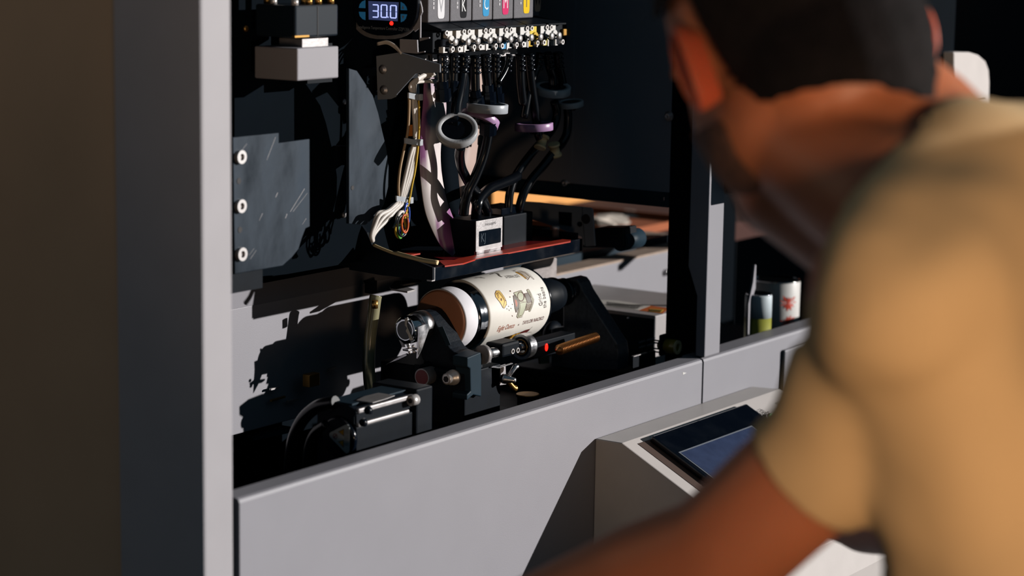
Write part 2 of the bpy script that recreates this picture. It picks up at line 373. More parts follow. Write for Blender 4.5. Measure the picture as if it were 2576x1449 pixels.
# ------------------------------------------------------------------ metal shields
t = thing('shield_plate', 'scuffed blue-black square metal plate with three bright bolts', 'metal plate', at(680, 690, 'Y', .14))
slab(a4([(22, 95), (440, 52), (440, 145), (720, 108), (722, 905), (684, 922), (650, 1010), (620, 1110), (560, 1185), (475, 1262), (40, 1338)]), 'Y', .14, .004, 'plate', 'blue_plate', t, .0005)
B().box((.10, .144, .15), (.20, .214, .28)).build('standoff', 'black', t)
for x, y in ((78, 270), (78, 717), (85, 1155)):
    q = at(*a4([(x, y)])[0], 'Y', .14)
    bo = B().ring(q, (0, -1, 0), .0066, .0033, .004).build('bolt', 'screw_w', t)
    B().lathe(q, (0, -1, 0), [(0, .0033), (.0015, .0033)], 6).build('hex_socket', 'steel_dull', bo)
for x, y in ((75, 490), (85, 935)):
    q = at(*a4([(x, y)])[0], 'Y', .14); B().cyl(q, q+Vector((0, -.0004, 0)), .003).build('hole', 'ink', t)
for a, b_, wd in (((545, 770), (675, 560), 3), ((570, 768), (700, 600), 2), ((410, 640), (430, 596), 3), ((262, 850), (292, 784), 2), ((655, 885), (690, 830), 2), ((170, 1165), (215, 1105), 2), ((180, 1200), (235, 1120), 2), ((330, 300), (410, 90), 2), ((100, 215), (150, 150), 2), ((500, 830), (515, 790), 3)):
    p, q = a4([a, b_]); n = wd*.12
    slab([(p[0]-n, p[1]), (q[0]-n, q[1]), (q[0]+n, q[1]), (p[0]+n, p[1])], 'Y', .1398, .0002, 'scratch', 'steel_dull', t)
t = thing('shadow_cut_plate', 'tall narrow blue-black metal plate with its right edge cut as a shadow line, beside the wire bundle', 'metal plate', at(920, 560, 'Y', .17))
slab([(878, 172), (898, 178), (916, 205), (938, 240), (952, 285), (962, 330), (972, 372), (978, 420), (977, 470), (966, 515), (944, 545), (920, 566), (878, 563)], 'Y', .17, .004, 'plate', 'blue_plate', t, .0005)  # curved right side follows a shadow edge, built into the outline
q = at(*a4([(1110, 552)])[0], 'Y', .17); B().cyl(q, q+Vector((0, -.0004, 0)), .0024).build('hole', 'ink', t)
q = at(930, 300, 'Y', .174); B().box((q.x-.01, .174, q.z-.05), (q.x+.01, .214, q.z-.03)).build('standoff', 'black', t)

# ------------------------------------------------------------------ grey boxes upper left
t = thing('junction_box', 'light grey metal box under the solenoid block, front face in sunlight', 'junction box', at(748, 198, 'Y', .14))
fbox((748, 122), (852, 196), .14, .056).build('box_body', 'paint', t, .0015)
fbox((760, 98), (826, 121), .15, .03).build('mounting_clip', 'steel_dull', t, .0005)
q = at(805, 110, 'Y', .18); B().box((q.x-.02, .18, q.z-.04), (q.x+.02, .214, q.z)).build('mount', 'black', t)
t = thing('solenoid_block', 'translucent solenoid block coloured dark as if in shade, with a row of brass fittings', 'valve block', at(742, 92, 'Y', .14))
fbox((743, 14), (851, 90), .14, .052).build('block_body', mat('shade_dark_block', (24, 34, 44), .35, spec=.3), t, .002)  # shade put into the colour: the block stays dark in the sun
fbox((799, 16), (800.5, 90), .1395, .001).build('seam', 'ink', t)
fbox((742, 90), (778, 93), .139, .004).build('brass_foot', 'brass', t)
z0 = at(742, 14, 'Y', .14).z
for i, (x, Y) in enumerate(((742, .142), (777, .15), (801, .15), (832, .15), (688, .175), (672, .19), (765, .16))):
    q = at(x, 10, 'Y', Y); b = B().lathe((q.x, Y, z0), (0, 0, 1), [(0, .0035), (.006, .0035), (.006, .0024), (.011, .0024), (.011, .0038), (.03, .0038)], 12)
    b.build('brass_fitting', ['screw_w', 'brass', 'brass', 'brass', 'screw_w', 'brass', 'brass'][i], t)
q = at(760, 50, 'Y', .19); B().box((q.x, .19, q.z-.02), (q.x+.03, .214, q.z)).build('mount', 'black', t)

# ------------------------------------------------------------------ temperature controller (faces left)
CX = .43
t = thing('temperature_controller', 'black oval temperature controller with glowing blue-white 30.0 digits', 'controller', at(980, 92, 'X', CX))
def rnd(c, rx, ry, n=2.6, k=36): return [(c[0]+math.copysign(abs(cos(2*pi*i/k))**(2/n), cos(2*pi*i/k))*rx, c[1]+math.copysign(abs(sin(2*pi*i/k))**(2/n), sin(2*pi*i/k))*ry) for i in range(k)]
def xpix(px, dx=0): return poly(px, 'X', CX-dx)
B().prism(poly(a1(rnd((1745, 40), 350, 345)), 'X', CX), (.006, 0, 0)).build('face_plate', 'black_gloss', t, .001)
B().prism(poly(a1(rnd((1740, 60), 372, 362)), 'X', CX+.006), (.0015, 0, 0)).build('rim_plate', 'steel_dull', t)
slab(a1([(1562, 10), (1886, 24), (1874, 228), (1566, 210)]), 'X', CX-.0004, .0004, 'display', 'lcd', t)
dp = a1([(1635, 120), (1730, 123), (1832, 128)])
e1 = at(*a1([(1600, 120)])[0], 'X', CX); e2 = at(*a1([(1700, 124)])[0], 'X', CX)
ux = (e2-e1).y/100; zt_ = at(*a1([(1700, 20)])[0], 'X', CX).z; zb_ = at(*a1([(1700, 220)])[0], 'X', CX).z; uz = (zt_-zb_)/200
SEG = {'3': 'abgcd', '0': 'abcdef'}
def digit(ch, cx, cy, hw=30, hh=66, w_=6):
    b = B(); L = {'a': ((-hw+5, hh), (hw-5, hh)), 'g': ((-hw+5, 0), (hw-5, 0)), 'd': ((-hw+5, -hh), (hw-5, -hh)), 'b': ((hw, hh-5), (hw, 6)), 'c': ((hw, -6), (hw, -hh+5)), 'f': ((-hw, hh-5), (-hw, 6)), 'e': ((-hw, -6), (-hw, -hh+5))}
    c0 = at(*a1([(cx, cy)])[0], 'X', CX-.0006)
    for s in SEG[ch]:
        (xa, ya), (xb, yb) = L[s]; d = Vector((xb-xa, yb-ya)).normalized(); n = Vector((-d.y, d.x))*w_; dd = d*5
        P = [(xa-dd.x, ya-dd.y), (xa+n.x, ya+n.y), (xb+n.x, yb+n.y), (xb+dd.x, yb+dd.y), (xb-n.x, yb-n.y), (xa-n.x, ya-n.y)]
        b.prism([c0+Vector((0, x*ux, y*uz)) for x, y in P], (.0002, 0, 0))
    return b
disp = digit('3', *(1637, 118)).build('digit', 'digit', t); digit('0', 1730, 120).build('digit', 'digit', t)
d_ = digit('0', 1830, 126); q = at(*a1([(1768, 190)])[0], 'X', CX-.0006); d_.box(q, (q.x+.0002, q.y-.0012, q.z+.0012)); d_.build('digit', 'digit', t)
q = at(*a1([(1812, 250)])[0], 'X', CX); B().ball(q, .0022).build('indicator_light', 'ledred', t)
for px in ([(1528, 2), (1528, 88), (1460, 84), (1470, 45), (1495, 15)], [(1528, 128), (1528, 215), (1500, 205), (1470, 172), (1460, 126)], [(1908, 20), (1945, 42), (1968, 75), (1976, 110), (1908, 108)], [(1908, 150), (1976, 154), (1962, 200), (1940, 225), (1910, 238)]):
    slab(a1(px), 'X', CX-.0005, .0005, 'button', 'cyanbtn', t)
for px in ([(1932, 58), (1945, 95), (1920, 93)], [(1920, 168), (1946, 170), (1934, 205)]): slab(a1(px), 'X', CX-.0009, .0003, 'arrow', 'ctrltext', t)
c0 = at(*a1([(1725, 304)])[0], 'X', CX-.0003)
text_on('Intelligence Temperature Controller ZZJP1306', 46, lambda x, y: c0+Vector((0, x*ux*.62, y*uz)), 'lettering', 'ctrltext', t)
# bent bracket edges carrying the controller
slab(a1([(2090, -40), (2112, -10), (2135, 80), (2140, 130), (2122, 170), (2120, 405), (2215, 400), (2215, 412), (2112, 440), (2108, 300), (2060, 340), (2040, 300), (2095, 200)]), 'X', CX+.004, .0016, 'side_bracket', 'paint', t)
slab(a1([(1900, 420), (2085, 428), (2092, 560), (2165, 548), (2165, 560), (2085, 575), (1900, 560)]), 'X', CX+.012, .0016, 'side_bracket', 'paint', t)
b = B()
for k in range(3): b.tube([at(*p, 'X', CX+.01+k*.003) for p in a1([(1660, 462+k*8), (1760, 445+k*10), (1850, 490+k*12), (1915, 570+k*4)])], .0012, 8)
b.build('wire', 'cable_white', t)

# bracket plate with two screws and the machined bar
t = thing('bracket_plate', 'grey angled bracket plate with two screws above the wire bundle', 'bracket', at(960, 250, 'X', .44))
slab(a1([(1645, 600), (1900, 560), (2330, 690), (2330, 778), (2070, 788), (2030, 830), (1868, 1010), (1850, 1040), (1800, 1062), (1660, 1070)]), 'X', .444, .002, 'plate', 'slate', t, .0004)
for x, y in ((1722, 745), (1733, 965)):
    q = at(*a1([(x, y)])[0], 'X', .444)
    B().lathe(q, (-1, 0, 0), [(0, .005), (.001, .005), (.001, .0036), (.003, .003), (.0032, .0012)], 16).build('screw', 'steel_dull', t)
B().box((.446, .15, at(1000, 200, 'Y', .15).z), (.46, .214, at(1000, 180, 'Y', .15).z)).build('mount', 'black', t)
t = thing('mounting_bar', 'bright machined aluminium bar behind the ink valve manifold', 'bar', at(1060, 157, 'Y', .172))
for x0, x1 in ((1040, 1077), (1089, 1120), (1121, 1180), (1181, 1240), (1241, 1300)):
    fbox((x0, 139-(x0-1040)*.07), (x1, 158-(x1-1040)*.07), .172, .012).build('bar_segment', 'steel_dull', t, .0005)
fbox((1077, 140), (1302, 150), .176, .006).build('core', 'black', t)

# ------------------------------------------------------------------ ink cartridges
CY = .15
bx = [1075.9, 1131.9, 1187.5, 1239.5, 1291.7, 1342.3, 1393]
czb = at(1076, 57.4, 'Y', CY).z
letters = [('V', (236, 236, 240), (170, 172, 178), 388, 85, 'white'), ('K', (26, 26, 30), (240, 240, 240), 702, 78, 'black'), ('C', (64, 160, 214), (235, 245, 250), 1017, 55, 'sky blue'), ('M', (226, 52, 112), (250, 235, 240), 1290, 35, 'magenta'), ('Y', (248, 206, 30), (120, 90, 20), 1585, 20, 'yellow'), ('W', (214, 176, 150), (60, 50, 46), 1862, 10, 'dull brown')]
for i, (ch, lc, tc_, lx, ly, cn) in enumerate(letters):
    X0 = at(bx[i], 40, 'Y', CY).x+.0007; X1 = at(bx[i+1], 40, 'Y', CY).x-.0007; Y0 = CY+(.02 if i == 5 else 0)
    X0 += .004 if i == 5 else 0
    t = thing('ink_cartridge', 'grey ink tank marked with a %s %s tag' % (cn, ch), 'ink cartridge', ((X0+X1)/2, CY, czb), 'row of ink tanks above the valves')
    B().box((X0, Y0, czb), (X1, Y0+.06, czb+.14)).build('tank', 'cart', t, .0012)
    cx = at(*a2([(lx, 0)])[0], 'Y', CY).x+(.012 if i == 5 else 0); q = at(*a2([(lx, ly)])[0], 'Y', CY)
    w_ = .0062; lb = [(cx+x*w_, Y0-.0003, q.z+y*.0135) for x, y in rnd((0, 0), 1, 1, 5, 28)]
    l_ = B().prism(lb, (0, .0003, 0)).build('tag', mat('tag_'+ch, lc, .6, spec=.1), t)
    text_on(ch, .021, lambda x, y: (cx+x*.62, Y0-.0005, q.z+y), 'letter', mat('letter_'+ch, tc_, .5), l_)
    g = B()
    for k in range(3):
        bxk = cx-.0135+(.002 if i else 0); g.box((bxk-.0014, Y0-.0003, q.z+.006-.0045*k), (bxk+.0014, Y0, q.z+.009-.0045*k))
    if i < 5: g.build('logo_mark', mat('faint_mark_'+ch, (186, 184, 188), .6), t)
    B().prism([(X0, y, z) for y, z in ((Y0+.004, czb), (CY-.018, czb-.0062), (CY-.018, czb-.0083), (Y0+.05, czb-.0083), (Y0+.05, czb))], (X1-X0, 0, 0)).build('drip_ledge', 'black', t, .0005)

# ------------------------------------------------------------------ manifold
MY = .128
t = thing('valve_manifold', 'black valve manifold with white knobs and clips under the ink tanks', 'valve manifold', at(1200, 150, 'Y', MY+.01))
xa = at(*a2([(270, 400)])[0], 'Y', MY+.012).x; xb = at(*a2([(2150, 400)])[0], 'Y', MY+.012).x
mz0 = at(*a2([(270, 745)])[0], 'Y', MY+.012).z; mz1 = czb-.0085
B().box((xa, MY+.012, mz0), (xb, MY+.04, mz1)).build('manifold_body', 'black', t, .001)
q1 = at(*a2([(420, 600)])[0], 'Y', MY+.004); q2 = at(*a2([(2060, 500)])[0], 'Y', MY+.004)
B().box((q1.x, MY+.005, q1.z-.004), (q2.x, MY+.014, q1.z+.0035)).build('valve_bar', 'black_gloss', t, .0008)
wp_ = [(480, 548, 430, 545), (600, 860, 410, 528), (910, 1150, 395, 510), (1205, 1440, 385, 500), (1500, 1728, 362, 490), (1785, 1995, 350, 460)]
for i, (x0, x1, y0, y1) in enumerate(wp_):
    p0, p1 = a2([(x0, y0), (x1, y1)]); yel = i == 4
    if yel:
        pm = a2([(1630, y1)])[0]; fbox(p0, pm, MY+.006, .006).build('upper_clip', 'white', t, .0005); pn = a2([(1634, y0)])[0]; fbox(pn, p1, MY+.006, .006).build('upper_clip', mat('yellow_clip', (240, 210, 60), .4), t, .0005)
    else: fbox(p0, p1, MY+.006, .006).build('upper_clip', 'white', t, .0005)
    for x in ([x0+(x1-x0)*.36, x0+(x1-x0)*.64] if i else [450]):
        q = at(*a2([(x, y0+32)])[0], 'Y', MY+.006)
        B().ring(q, (0, -1, 0), .0029, .0016, .002, 16).build('ring', 'screw_w', t)
    for x in ([x0+(x1-x0)*.28, x0+(x1-x0)*.78] if i else [500]):
        q = at(*a2([(x, y1+12)])[0], 'Y', MY+.008)
        B().cyl(q+Vector((0, .004, 0)), q+Vector((0, -.004, 0)), .0045, .0045, 18).build('valve_drum', 'white' if not (yel and x > 1620) else 'wyellow', t)
kn = [(575, 590), (755, 585), (890, 575), (1060, 562), (1190, 555), (1350, 550), (1480, 540), (1640, 525), (1770, 518), (1925, 505), (2030, 497)]
kb = B().lathe((0, 0, 0), (0, -1, 0), [(-.006, .0014), (0, .0014), (0, .0037), (.0012, .0040), (.0024, .0037), (.0027, .001)], 20)
k0 = None
for i, p in enumerate(kn):
    q = at(*a2([p])[0], 'Y', MY)
    if k0 is None:
        k0 = kb.build('knob', 'screw_w', None, org=(0, 0, 0)); k0.parent = t; o = k0
    else: o = k0.copy(); COL.objects.link(o); o.parent = t
    o.location = q-ORG[t]
    B().box((q.x-.0009, MY+.003, q.z-.0115), (q.x+.0009, MY+.006, q.z-.0045)).build('pin', 'screw_w', t)
lc = [(430, 745, 0), (655, 735, 1), (735, 715, 0), (950, 705, 1), (1040, 700, 2), (1255, 690, 3), (1335, 680, 0), (1550, 665, 0), (1630, 655, 4), (1840, 640, 5), (1985, 640, 0)]
ccol = {0: 'white', 1: 'white', 2: 'white', 3: mat('blue_clip', (70, 160, 215), .4), 4: mat('gold_clip', (240, 190, 40), .4), 5: mat('pale_yellow_clip', (236, 220, 130), .4)}
for i, (x, y, c) in enumerate(lc):
    Y = MY+.004; q = at(*a2([(x, y)])[0], 'Y', Y); u = .000143
    b = B()
    if i % 2 == 0: b.prism([(q.x+a*u, Y, q.z+e*.000081) for a, e in ((-12, 0), (50, 2), (50, 18), (12, 16), (12, 80), (-12, 80))], (0, .006, 0))
    else: b.prism([(q.x+a*u, Y, q.z+e*.000081) for a, e in ((-20, 0), (50, 2), (50, 95), (14, 95), (12, 70), (-20, 68))], (0, .006, 0))
    b.build('lower_clip', ccol[c], t, .0004)
    q2 = Vector((q.x+(75*u if i % 2 == 0 else -45*u), Y-.001, q.z+.004))
    B().ring(q2, (0, -1, 0), .0030, .0016, .003, 16).build('ring', 'screw_w', t)
B().box((at(*a2([(2090, 340)])[0], 'Y', MY+.01).x, MY+.008, mz0+.01), (xb+.002, MY+.012, mz1-.005)).build('end_cap', 'brass', t, .001)

# ------------------------------------------------------------------ black ink hoses
def hose(px3, Y, label, r=.0052, conn=None, tip=None, name='ink_hose', grp='black ink hoses under the manifold', beads=True, conv=a3):
    pts = [at(*p, 'Y', (Y if not hasattr(Y, '__len__') else Y[i])) for i, p in enumerate(conv(px3))]
    t = thing(name, label, 'hose', pts[0], grp)
    B().tube(pts, r, 12, 6).build('tube', 'rubber', t)
    if beads:
        d = (pts[1]-pts[0]).normalized(); b = B()
        for k in range(4): b.lathe(pts[0]+d*(.001+.0055*k)+Vector((0, -.0025, 0)), d, [(0, r*.78), (.0014, r*1.0), (.0028, r*.78)], 10)
        b.build('barb', 'black_gloss', t)
    if conn:
        for k in conn:
            q = pts[k]; d = (pts[min(k+1, len(pts)-1)]-pts[max(k-1, 0)]).normalized()
            B().lathe(q-d*.011, d, [(0, r*1.25), (.008, r*1.25), (.008, r*1.65), (.022, r*1.65), (.022, r*1.0)], 10, smooth=False).build('connector', 'black_gloss', t)
            pass
    return t
hose([(912, 58), (915, 250), (922, 395), (930, 455)], .135, 'leftmost short black hose ending in a plug over the ribbon cable', conn=[2])
hose([(1022, 58), (1018, 200), (1012, 330), (1005, 395), (1000, 440)], .138, 'short black hose ending in a plug, second from the left', conn=[3])
hose([(1108, 58), (1100, 230), (1068, 420), (1042, 560), (1045, 730)], [.138, .138, .13, .125, .118], 'black hose running down into the round tilted filter', r=.0058, conn=[4])
hose([(1212, 70), (1214, 250), (1218, 400), (1226, 470), (1240, 520)], .142, 'black hose plugged left of the centre into the level filter', conn=[3])
hose([(1305, 60), (1312, 200), (1325, 330), (1335, 425), (1340, 515)], .136, 'black hose plugged into the centre of the level filter', conn=[3])
hose([(1400, 60), (1398, 200), (1402, 330), (1410, 440), (1415, 510)], .138, 'black hose plugged right of the centre into the level filter', conn=[3])
hose([(1520, 55), (1515, 140), (1480, 230), (1425, 320)], .132, 'thin dark hose slanting left to join its neighbour', r=.003)
hose([(1618, 55), (1625, 200), (1630, 330), (1650, 520)], .16, 'dark hose hanging in shade right of the slanting one')
hose([(1700, 50), (1712, 200), (1735, 400), (1765, 600), (1790, 780), (1815, 845)], .165, 'long dark hose passing behind the purple-stained filter')
hose([(1805, 45), (1790, 150), (1745, 270), (1700, 420), (1660, 640)], .168, 'dark hose bending left behind the others', r=.0045)
hose([(1872, 45), (1890, 160), (1920, 260), (1925, 350)], .162, 'dark hose reaching the upper right filter from the left')
hose([(1965, 40), (1975, 150), (2000, 260), (2012, 330)], .158, 'rightmost dark hose reaching the upper right filter')
# loops from the filters down to the print head
hose([(1085, 895), (1072, 980), (1085, 1080), (1130, 1180), (1185, 1270), (1250, 1350), (1305, 1440), (1330, 1500)], [.13, .14, .15, .155, .155, .155, .155, .16], 'hose from the round tilted filter curling down to the print head', r=.0055, beads=False)
hose([(1338, 600), (1335, 700), (1325, 830), (1285, 1000), (1215, 1180), (1150, 1310), (1118, 1440), (1110, 1520)], [.13, .132, .135, .14, .145, .15, .155, .157], 'hose from the level filter sweeping left down to the print head', r=.0058, conn=[1], beads=False)
hose([(1600, 1170), (1540, 1205), (1440, 1245), (1340, 1290), (1262, 1370), (1232, 1449), (1222, 1560)], [.17, .165, .16, .155, .15, .148, .155], 'dark hose arching left along the print head top', r=.006, beads=False)
hose([(2055, 545), (2062, 640), (2050, 780), (2000, 880), (1940, 940), (1840, 1070), (1730, 1200), (1660, 1320), (1620, 1449), (1600, 1520)], [.165, .165, .165, .165, .165, .168, .17, .172, .175, .18], 'long hose from the small right filter down to the rear head', r=.0052, beads=False)
hose([(1935, 490), (1960, 600), (1930, 720), (1870, 800), (1820, 860), (1740, 950), (1640, 1080), (1570, 1200), (1530, 1330), (1520, 1449), (1515, 1500)], [.17, .17, .17, .17, .17, .175, .178, .18, .18, .18, .18], 'second long hose from the upper right filter to the rear head', r=.005, beads=False)
hose([(1250, 1400), (1275, 1350), (1310, 1400), (1330, 1470), (1335, 1560)], [.16, .158, .157, .156, .158], 'small looped hose on the print head top', r=.0035, beads=False)
hose([(1185, 1290), (1200, 1380), (1225, 1449), (1238, 1500)], .163, 'hose tucked behind the crossing of two hoses', r=.004, beads=False)
for (x, y), d, l in (((1820, 860), (.5, 0, .9), 'cream hose joiner, upper of the two'), ((1940, 932), (.35, 0, -1), 'cream hose joiner, lower of the two')):
    q = at(*a3([(x, y)])[0], 'Y', .163); d = Vector(d).normalized()
    b = B().lathe(q-d*.008, d, [(0, .0072), (.003, .0072), (.003, .0058), (.013, .0058), (.013, .0075), (.016, .0075)], 12)
    tag(b.build('hose_joiner', 'ivory'), l, 'hose joiner', 'cream hose joiners')

# ------------------------------------------------------------------ round ink filters
def filt(c, r, th, axis, label, m='filter', ringonly=False, stain=None, inner='black_gloss'):
    ax = Vector(axis).normalized(); c = Vector(c)
    t = thing('ink_filter', label, 'ink filter', c, 'round ink filters on the hoses')
    B().lathe(c-ax*th/2, ax, [(0, r*.74), (0, r*.98), (th*.06, r), (th*.94, r), (th, r*.98), (th, r*.74), (0, r*.74)], 40, cap=False, smooth=True).build('outer_ring', m, t)
    B().lathe(c-ax*th*.38, ax, [(0, r*.74), (th*.76, r*.74)], 40).build('membrane', inner, t)
    B().lathe(c-ax*(th*.5+.004), ax, [(0, .006), (.01, .009), (th*.7, .009)], 16).build('port', inner, t)
    return t
pl = mat('purple_stained_ring', (178, 140, 182), .35, trans=.05, var=.28, scale=26)
q = at(*a3([(1048, 755)])[0], 'Y', .112)
filt(q, .0225, .0085, (-.56, -.39, .73), 'frosted ring filter tilted open towards the viewer with black centre')
q = at(*a3([(1325, 548)])[0], 'Y', .134)
filt(q, .0232, .0098, (0.02, -.045, 1), 'pale level round filter lit by sun, topmost of the middle group', 'clear')
q = at(*a3([(1255, 655)])[0], 'Y', .145)
filt(q, .0225, .0085, (.46, -.05, .85), 'purple-stained round filter slanting behind the level one', pl)
q = at(*a3([(1750, 720)])[0], 'Y', .165)
filt(q, .0225, .0088, (-.03, .03, 1), 'level purple-stained filter hanging lowest on the right', pl)
q = at(*a3([(1920, 380)])[0], 'Y', .16)
filt(q, .0215, .0090, (-.16, -.18, 1), 'large frosted filter tilted at the upper right')
q = at(*a3([(2085, 512)])[0], 'Y', .165)
filt(q, .0155, .0066, (-.16, 0, 1), 'smallest frosted filter at the far right')

# ------------------------------------------------------------------ flat ribbon cable loop
def band(name, L, R, Y, m, parent, th=.0012):
    L = [at(*p, 'Y', y) for p, y in zip(a3(L), Y)]; R = [at(*p, 'Y', y+.004) for p, y in zip(a3(R), Y)]
    L = smooth_path(L, 5); R = smooth_path(R, 5); n = len(L); o = Vector((0, th, 0))
    v = L+R+[p+o for p in L]+[p+o for p in R]; f = []
    for i in range(n-1):
        f += [(i, i+1, n+i+1, n+i), (2*n+i, 3*n+i, 3*n+i+1, 2*n+i+1), (i, 2*n+i, 2*n+i+1, i+1), (n+i, n+i+1, 3*n+i+1, 3*n+i)]
    b = B(); b.add(v, f, True); return b.build(name, m, parent)
rm = mat('ink_stained_white_ribbon', (226, 214, 214), .55)
nt = rm.node_tree; bs = nt.nodes['Principled BSDF']; tc = nt.nodes.new('ShaderNodeTexCoord'); mp = nt.nodes.new('ShaderNodeMapping'); mp.inputs['Scale'].default_value = (30, 30, 11)
n = nt.nodes.new('ShaderNodeTexNoise'); n.inputs['Scale'].default_value = 1; n.inputs['Detail'].default_value = 3; rp = nt.nodes.new('ShaderNodeValToRGB')
rp.color_ramp.elements[0].position = .46; rp.color_ramp.elements[0].color = lin((228, 218, 216))+(1,); rp.color_ramp.elements[1].position = .60; rp.color_ramp.elements[1].color = lin((150, 88, 142))+(1,)
nt.links.new(tc.outputs['Object'], mp.inputs[0]); nt.links.new(mp.outputs[0], n.inputs['Vector']); nt.links.new(n.outputs[0], rp.inputs[0]); nt.links.new(rp.outputs[0], bs.inputs['Base Color'])
t = thing('ribbon_cable', 'wide white flat ribbon cable stained purple, looping down to the tray', 'ribbon cable', at(1090, 600, 'Y', .19))
band('front_run', [(770, 200), (752, 330), (744, 500), (722, 760), (712, 980), (722, 1200), (752, 1440), (800, 1600), (900, 1800), (1010, 1905)], [(905, 200), (925, 330), (950, 480), (948, 620), (908, 850), (902, 1040), (925, 1240), (968, 1420), (1040, 1600), (1130, 1720)], [.186, .186, .186, .184, .182, .18, .178, .176, .172, .168], rm, t)
band('rear_run', [(1188, 130), (1165, 420), (1150, 640), (1120, 850), (1070, 1050), (1060, 1200), (1085, 1380), (1120, 1560), (1160, 1680)], [(1310, 130), (1300, 420), (1275, 700), (1240, 900), (1215, 1080), (1190, 1200), (1180, 1380), (1200, 1560), (1240, 1680)], [.2]*9, mat('tan_ribbon', (196, 170, 160), .6), t)
band('black_run', [(760, 190), (950, 240), (958, 500), (945, 640), (915, 850), (910, 1050), (935, 1250), (975, 1449), (1060, 1640)], [(1040, 190), (1150, 240), (1150, 500), (1120, 740), (1075, 900), (1060, 1100), (1075, 1300), (1095, 1449), (1150, 1640)], [.19]*9, 'black_wall', t)

# ------------------------------------------------------------------ wire harness
t = thing('wire_harness', 'bundle of white wires tied with clear cable ties beside the ribbon', 'wire bundle', at(930, 610, 'Y', .16))
random.seed(3)
base = [(745, 245), (680, 262), (650, 330), (655, 440), (672, 560), (682, 700), (672, 850), (650, 980), (610, 1150), (570, 1300), (540, 1400)]
for i in range(9):
    o1 = (i-4)*9; pts = []
    st = [(880, 235), (890, 262), (880, 300), (860, 240), (870, 320), (760, 232), (820, 228), (740, 250), (690, 248)][i]
    mid = [((x+st[0])/2, min(st[1], 300)-5+i*3) for x in (700,)]
    P3 = [st] + mid
    for j, (x, y) in enumerate(base[2:]):
        k = 1.0 if j not in (1, 4, 8) else .45
        P3.append((x+o1*k*(.55 if j < 4 else .7)+random.uniform(-3, 3), y))
    tail = a4([(1560-8*i, 700), (1500-10*i, 760), (1420-10*i, 850-8*i), (1330-5*i+10, 930-4*i), (1300-3*i, 990), (1296, 1042)])
    if i in (2, 5): tail = a4([(1600, 700), (1560, 780), (1520, 850), (1490, 920)])
    pts = [at(*p, 'Y', .160+.0012*(i % 3)) for p in a3(P3)] + [at(*p, 'Y', .150+.0012*(i % 3)) for p in tail]
    B().tube(pts, .0019 if i % 3 else .0023, 8, 4).build('wire', 'cable_white', t)
pts = [at(*p, 'Y', .158) for p in a3([(612, 420), (612, 560), (600, 760), (560, 950), (530, 1100), (515, 1250), (517, 1370)])]
B().tube(pts, .0016, 8, 5).build('wire', mat('tan_wire', (170, 140, 104), .5), t)
pts = [at(*p, 'Y', .157) for p in a3([(700, 470), (705, 600), (702, 760), (690, 940), (665, 1130), (640, 1250), (615, 1400)])]+[at(*p, 'Y', .152) for p in a4([(1632, 640), (1615, 720), (1600, 780), (1592, 830)])]
B().tube(pts, .0012, 8, 5).build('wire', 'wyellow', t)
for x0, x1, y in ((612, 712, 435), (580, 712, 848), (500, 625, 1375)):
    p = a3([(x0, y), (x1, y+15)]); P_ = [at(*p[0], 'Y', .1555), at((p[0][0]+p[1][0])/2, p[0][1]+3, 'Y', .1535), at(*p[1], 'Y', .1555)]
    ti = B(); ti.prism([P_[0]+Vector((0, 0, .003)), P_[1]+Vector((0, 0, .003)), P_[2]+Vector((0, 0, .003)), P_[2]-Vector((0, 0, .003)), P_[1]-Vector((0, 0, .003)), P_[0]-Vector((0, 0, .003))], (0, .002, 0)); o = ti.build('cable_tie', 'clear', t)
    B().box(P_[2]+Vector((-.004, -.003, -.0035)), P_[2]+Vector((.002, .003, .0035))).build('tie_head', 'clear', o, .0008)
slab(a3([(606, 704), (645, 702), (645, 806), (608, 806)]), 'Y', .159, .001, 'paper_tag', 'orange_tag', t)
for k, (c, m, rx, ry) in enumerate((((1590, 830), 'worange', 24, 70), ((1607, 790), 'wblue', 22, 95), ((1560, 850), 'cable_white', 44, 78), ((1535, 940), 'wyellow', 34, 66), ((1560, 930), 'wblue', 26, 50), ((1575, 890), 'worange', 22, 62), ((1600, 850), 'wyellow', 12, 70), ((1545, 950), 'wgreen', 20, 60), ((1565, 900), 'wblack', 44, 95), ((1588, 880), 'worange', 30, 80))):
    pts = [at(*p, 'Y', .149-.0012*k) for p in a4([(c[0]+rx*cos(a)*(1 if a > 0 else 1), c[1]+ry*sin(a)) for a in [i*2*pi/12+.3 for i in range(-2, 10)]])]
    B().tube(pts, .0012 if k != 2 else .0022, 7, 3).build('coiled_wire', m, t)
# heat-shrunk black loops beside them
hose([(1180, 560+0), (1185, 700), (1150, 900)], .2, 'black cable behind the ribbon cable', r=.004, beads=False, name='black_cable', grp=None)

# ------------------------------------------------------------------ print carriage
TX0 = at(1086, 692, 'Y', .12).x; TX1 = at(1465, 612, 'Y', .12).x; TZ0 = at(1086, 709, 'Y', .12).z; TZ1 = at(1086, 675, 'Y', .12).z
t = thing('print_carriage', 'glossy black print carriage tray with a bright red gasket', 'print carriage', (TX0, .12, TZ0))
B().box((TX0, .12, TZ0), (TX1, .127, TZ1)).build('front_bar', 'black_gloss', t, .0006)
B().box((TX0, .127, TZ0+.004), (TX1, .25, TZ0+.010)).build('tray_floor', 'black', t)
B().box((TX0-.0004, .1196, TZ0), (TX0+.006, .1265, TZ1+.0003)).build('corner_post', 'steel_dull', t, .0006, 'shiny corner end of the tray')
slab(a4([(1080, 885), (1190, 890), (1240, 960), (1290, 1078), (1370, 1100), (1500, 1142), (1840, 1280), (1840, 1395), (1390, 1352), (1080, 1300)]), 'X', TX0-.001, .004, 'side_gusset', 'black', t, .0004, 'black swooping side plate')
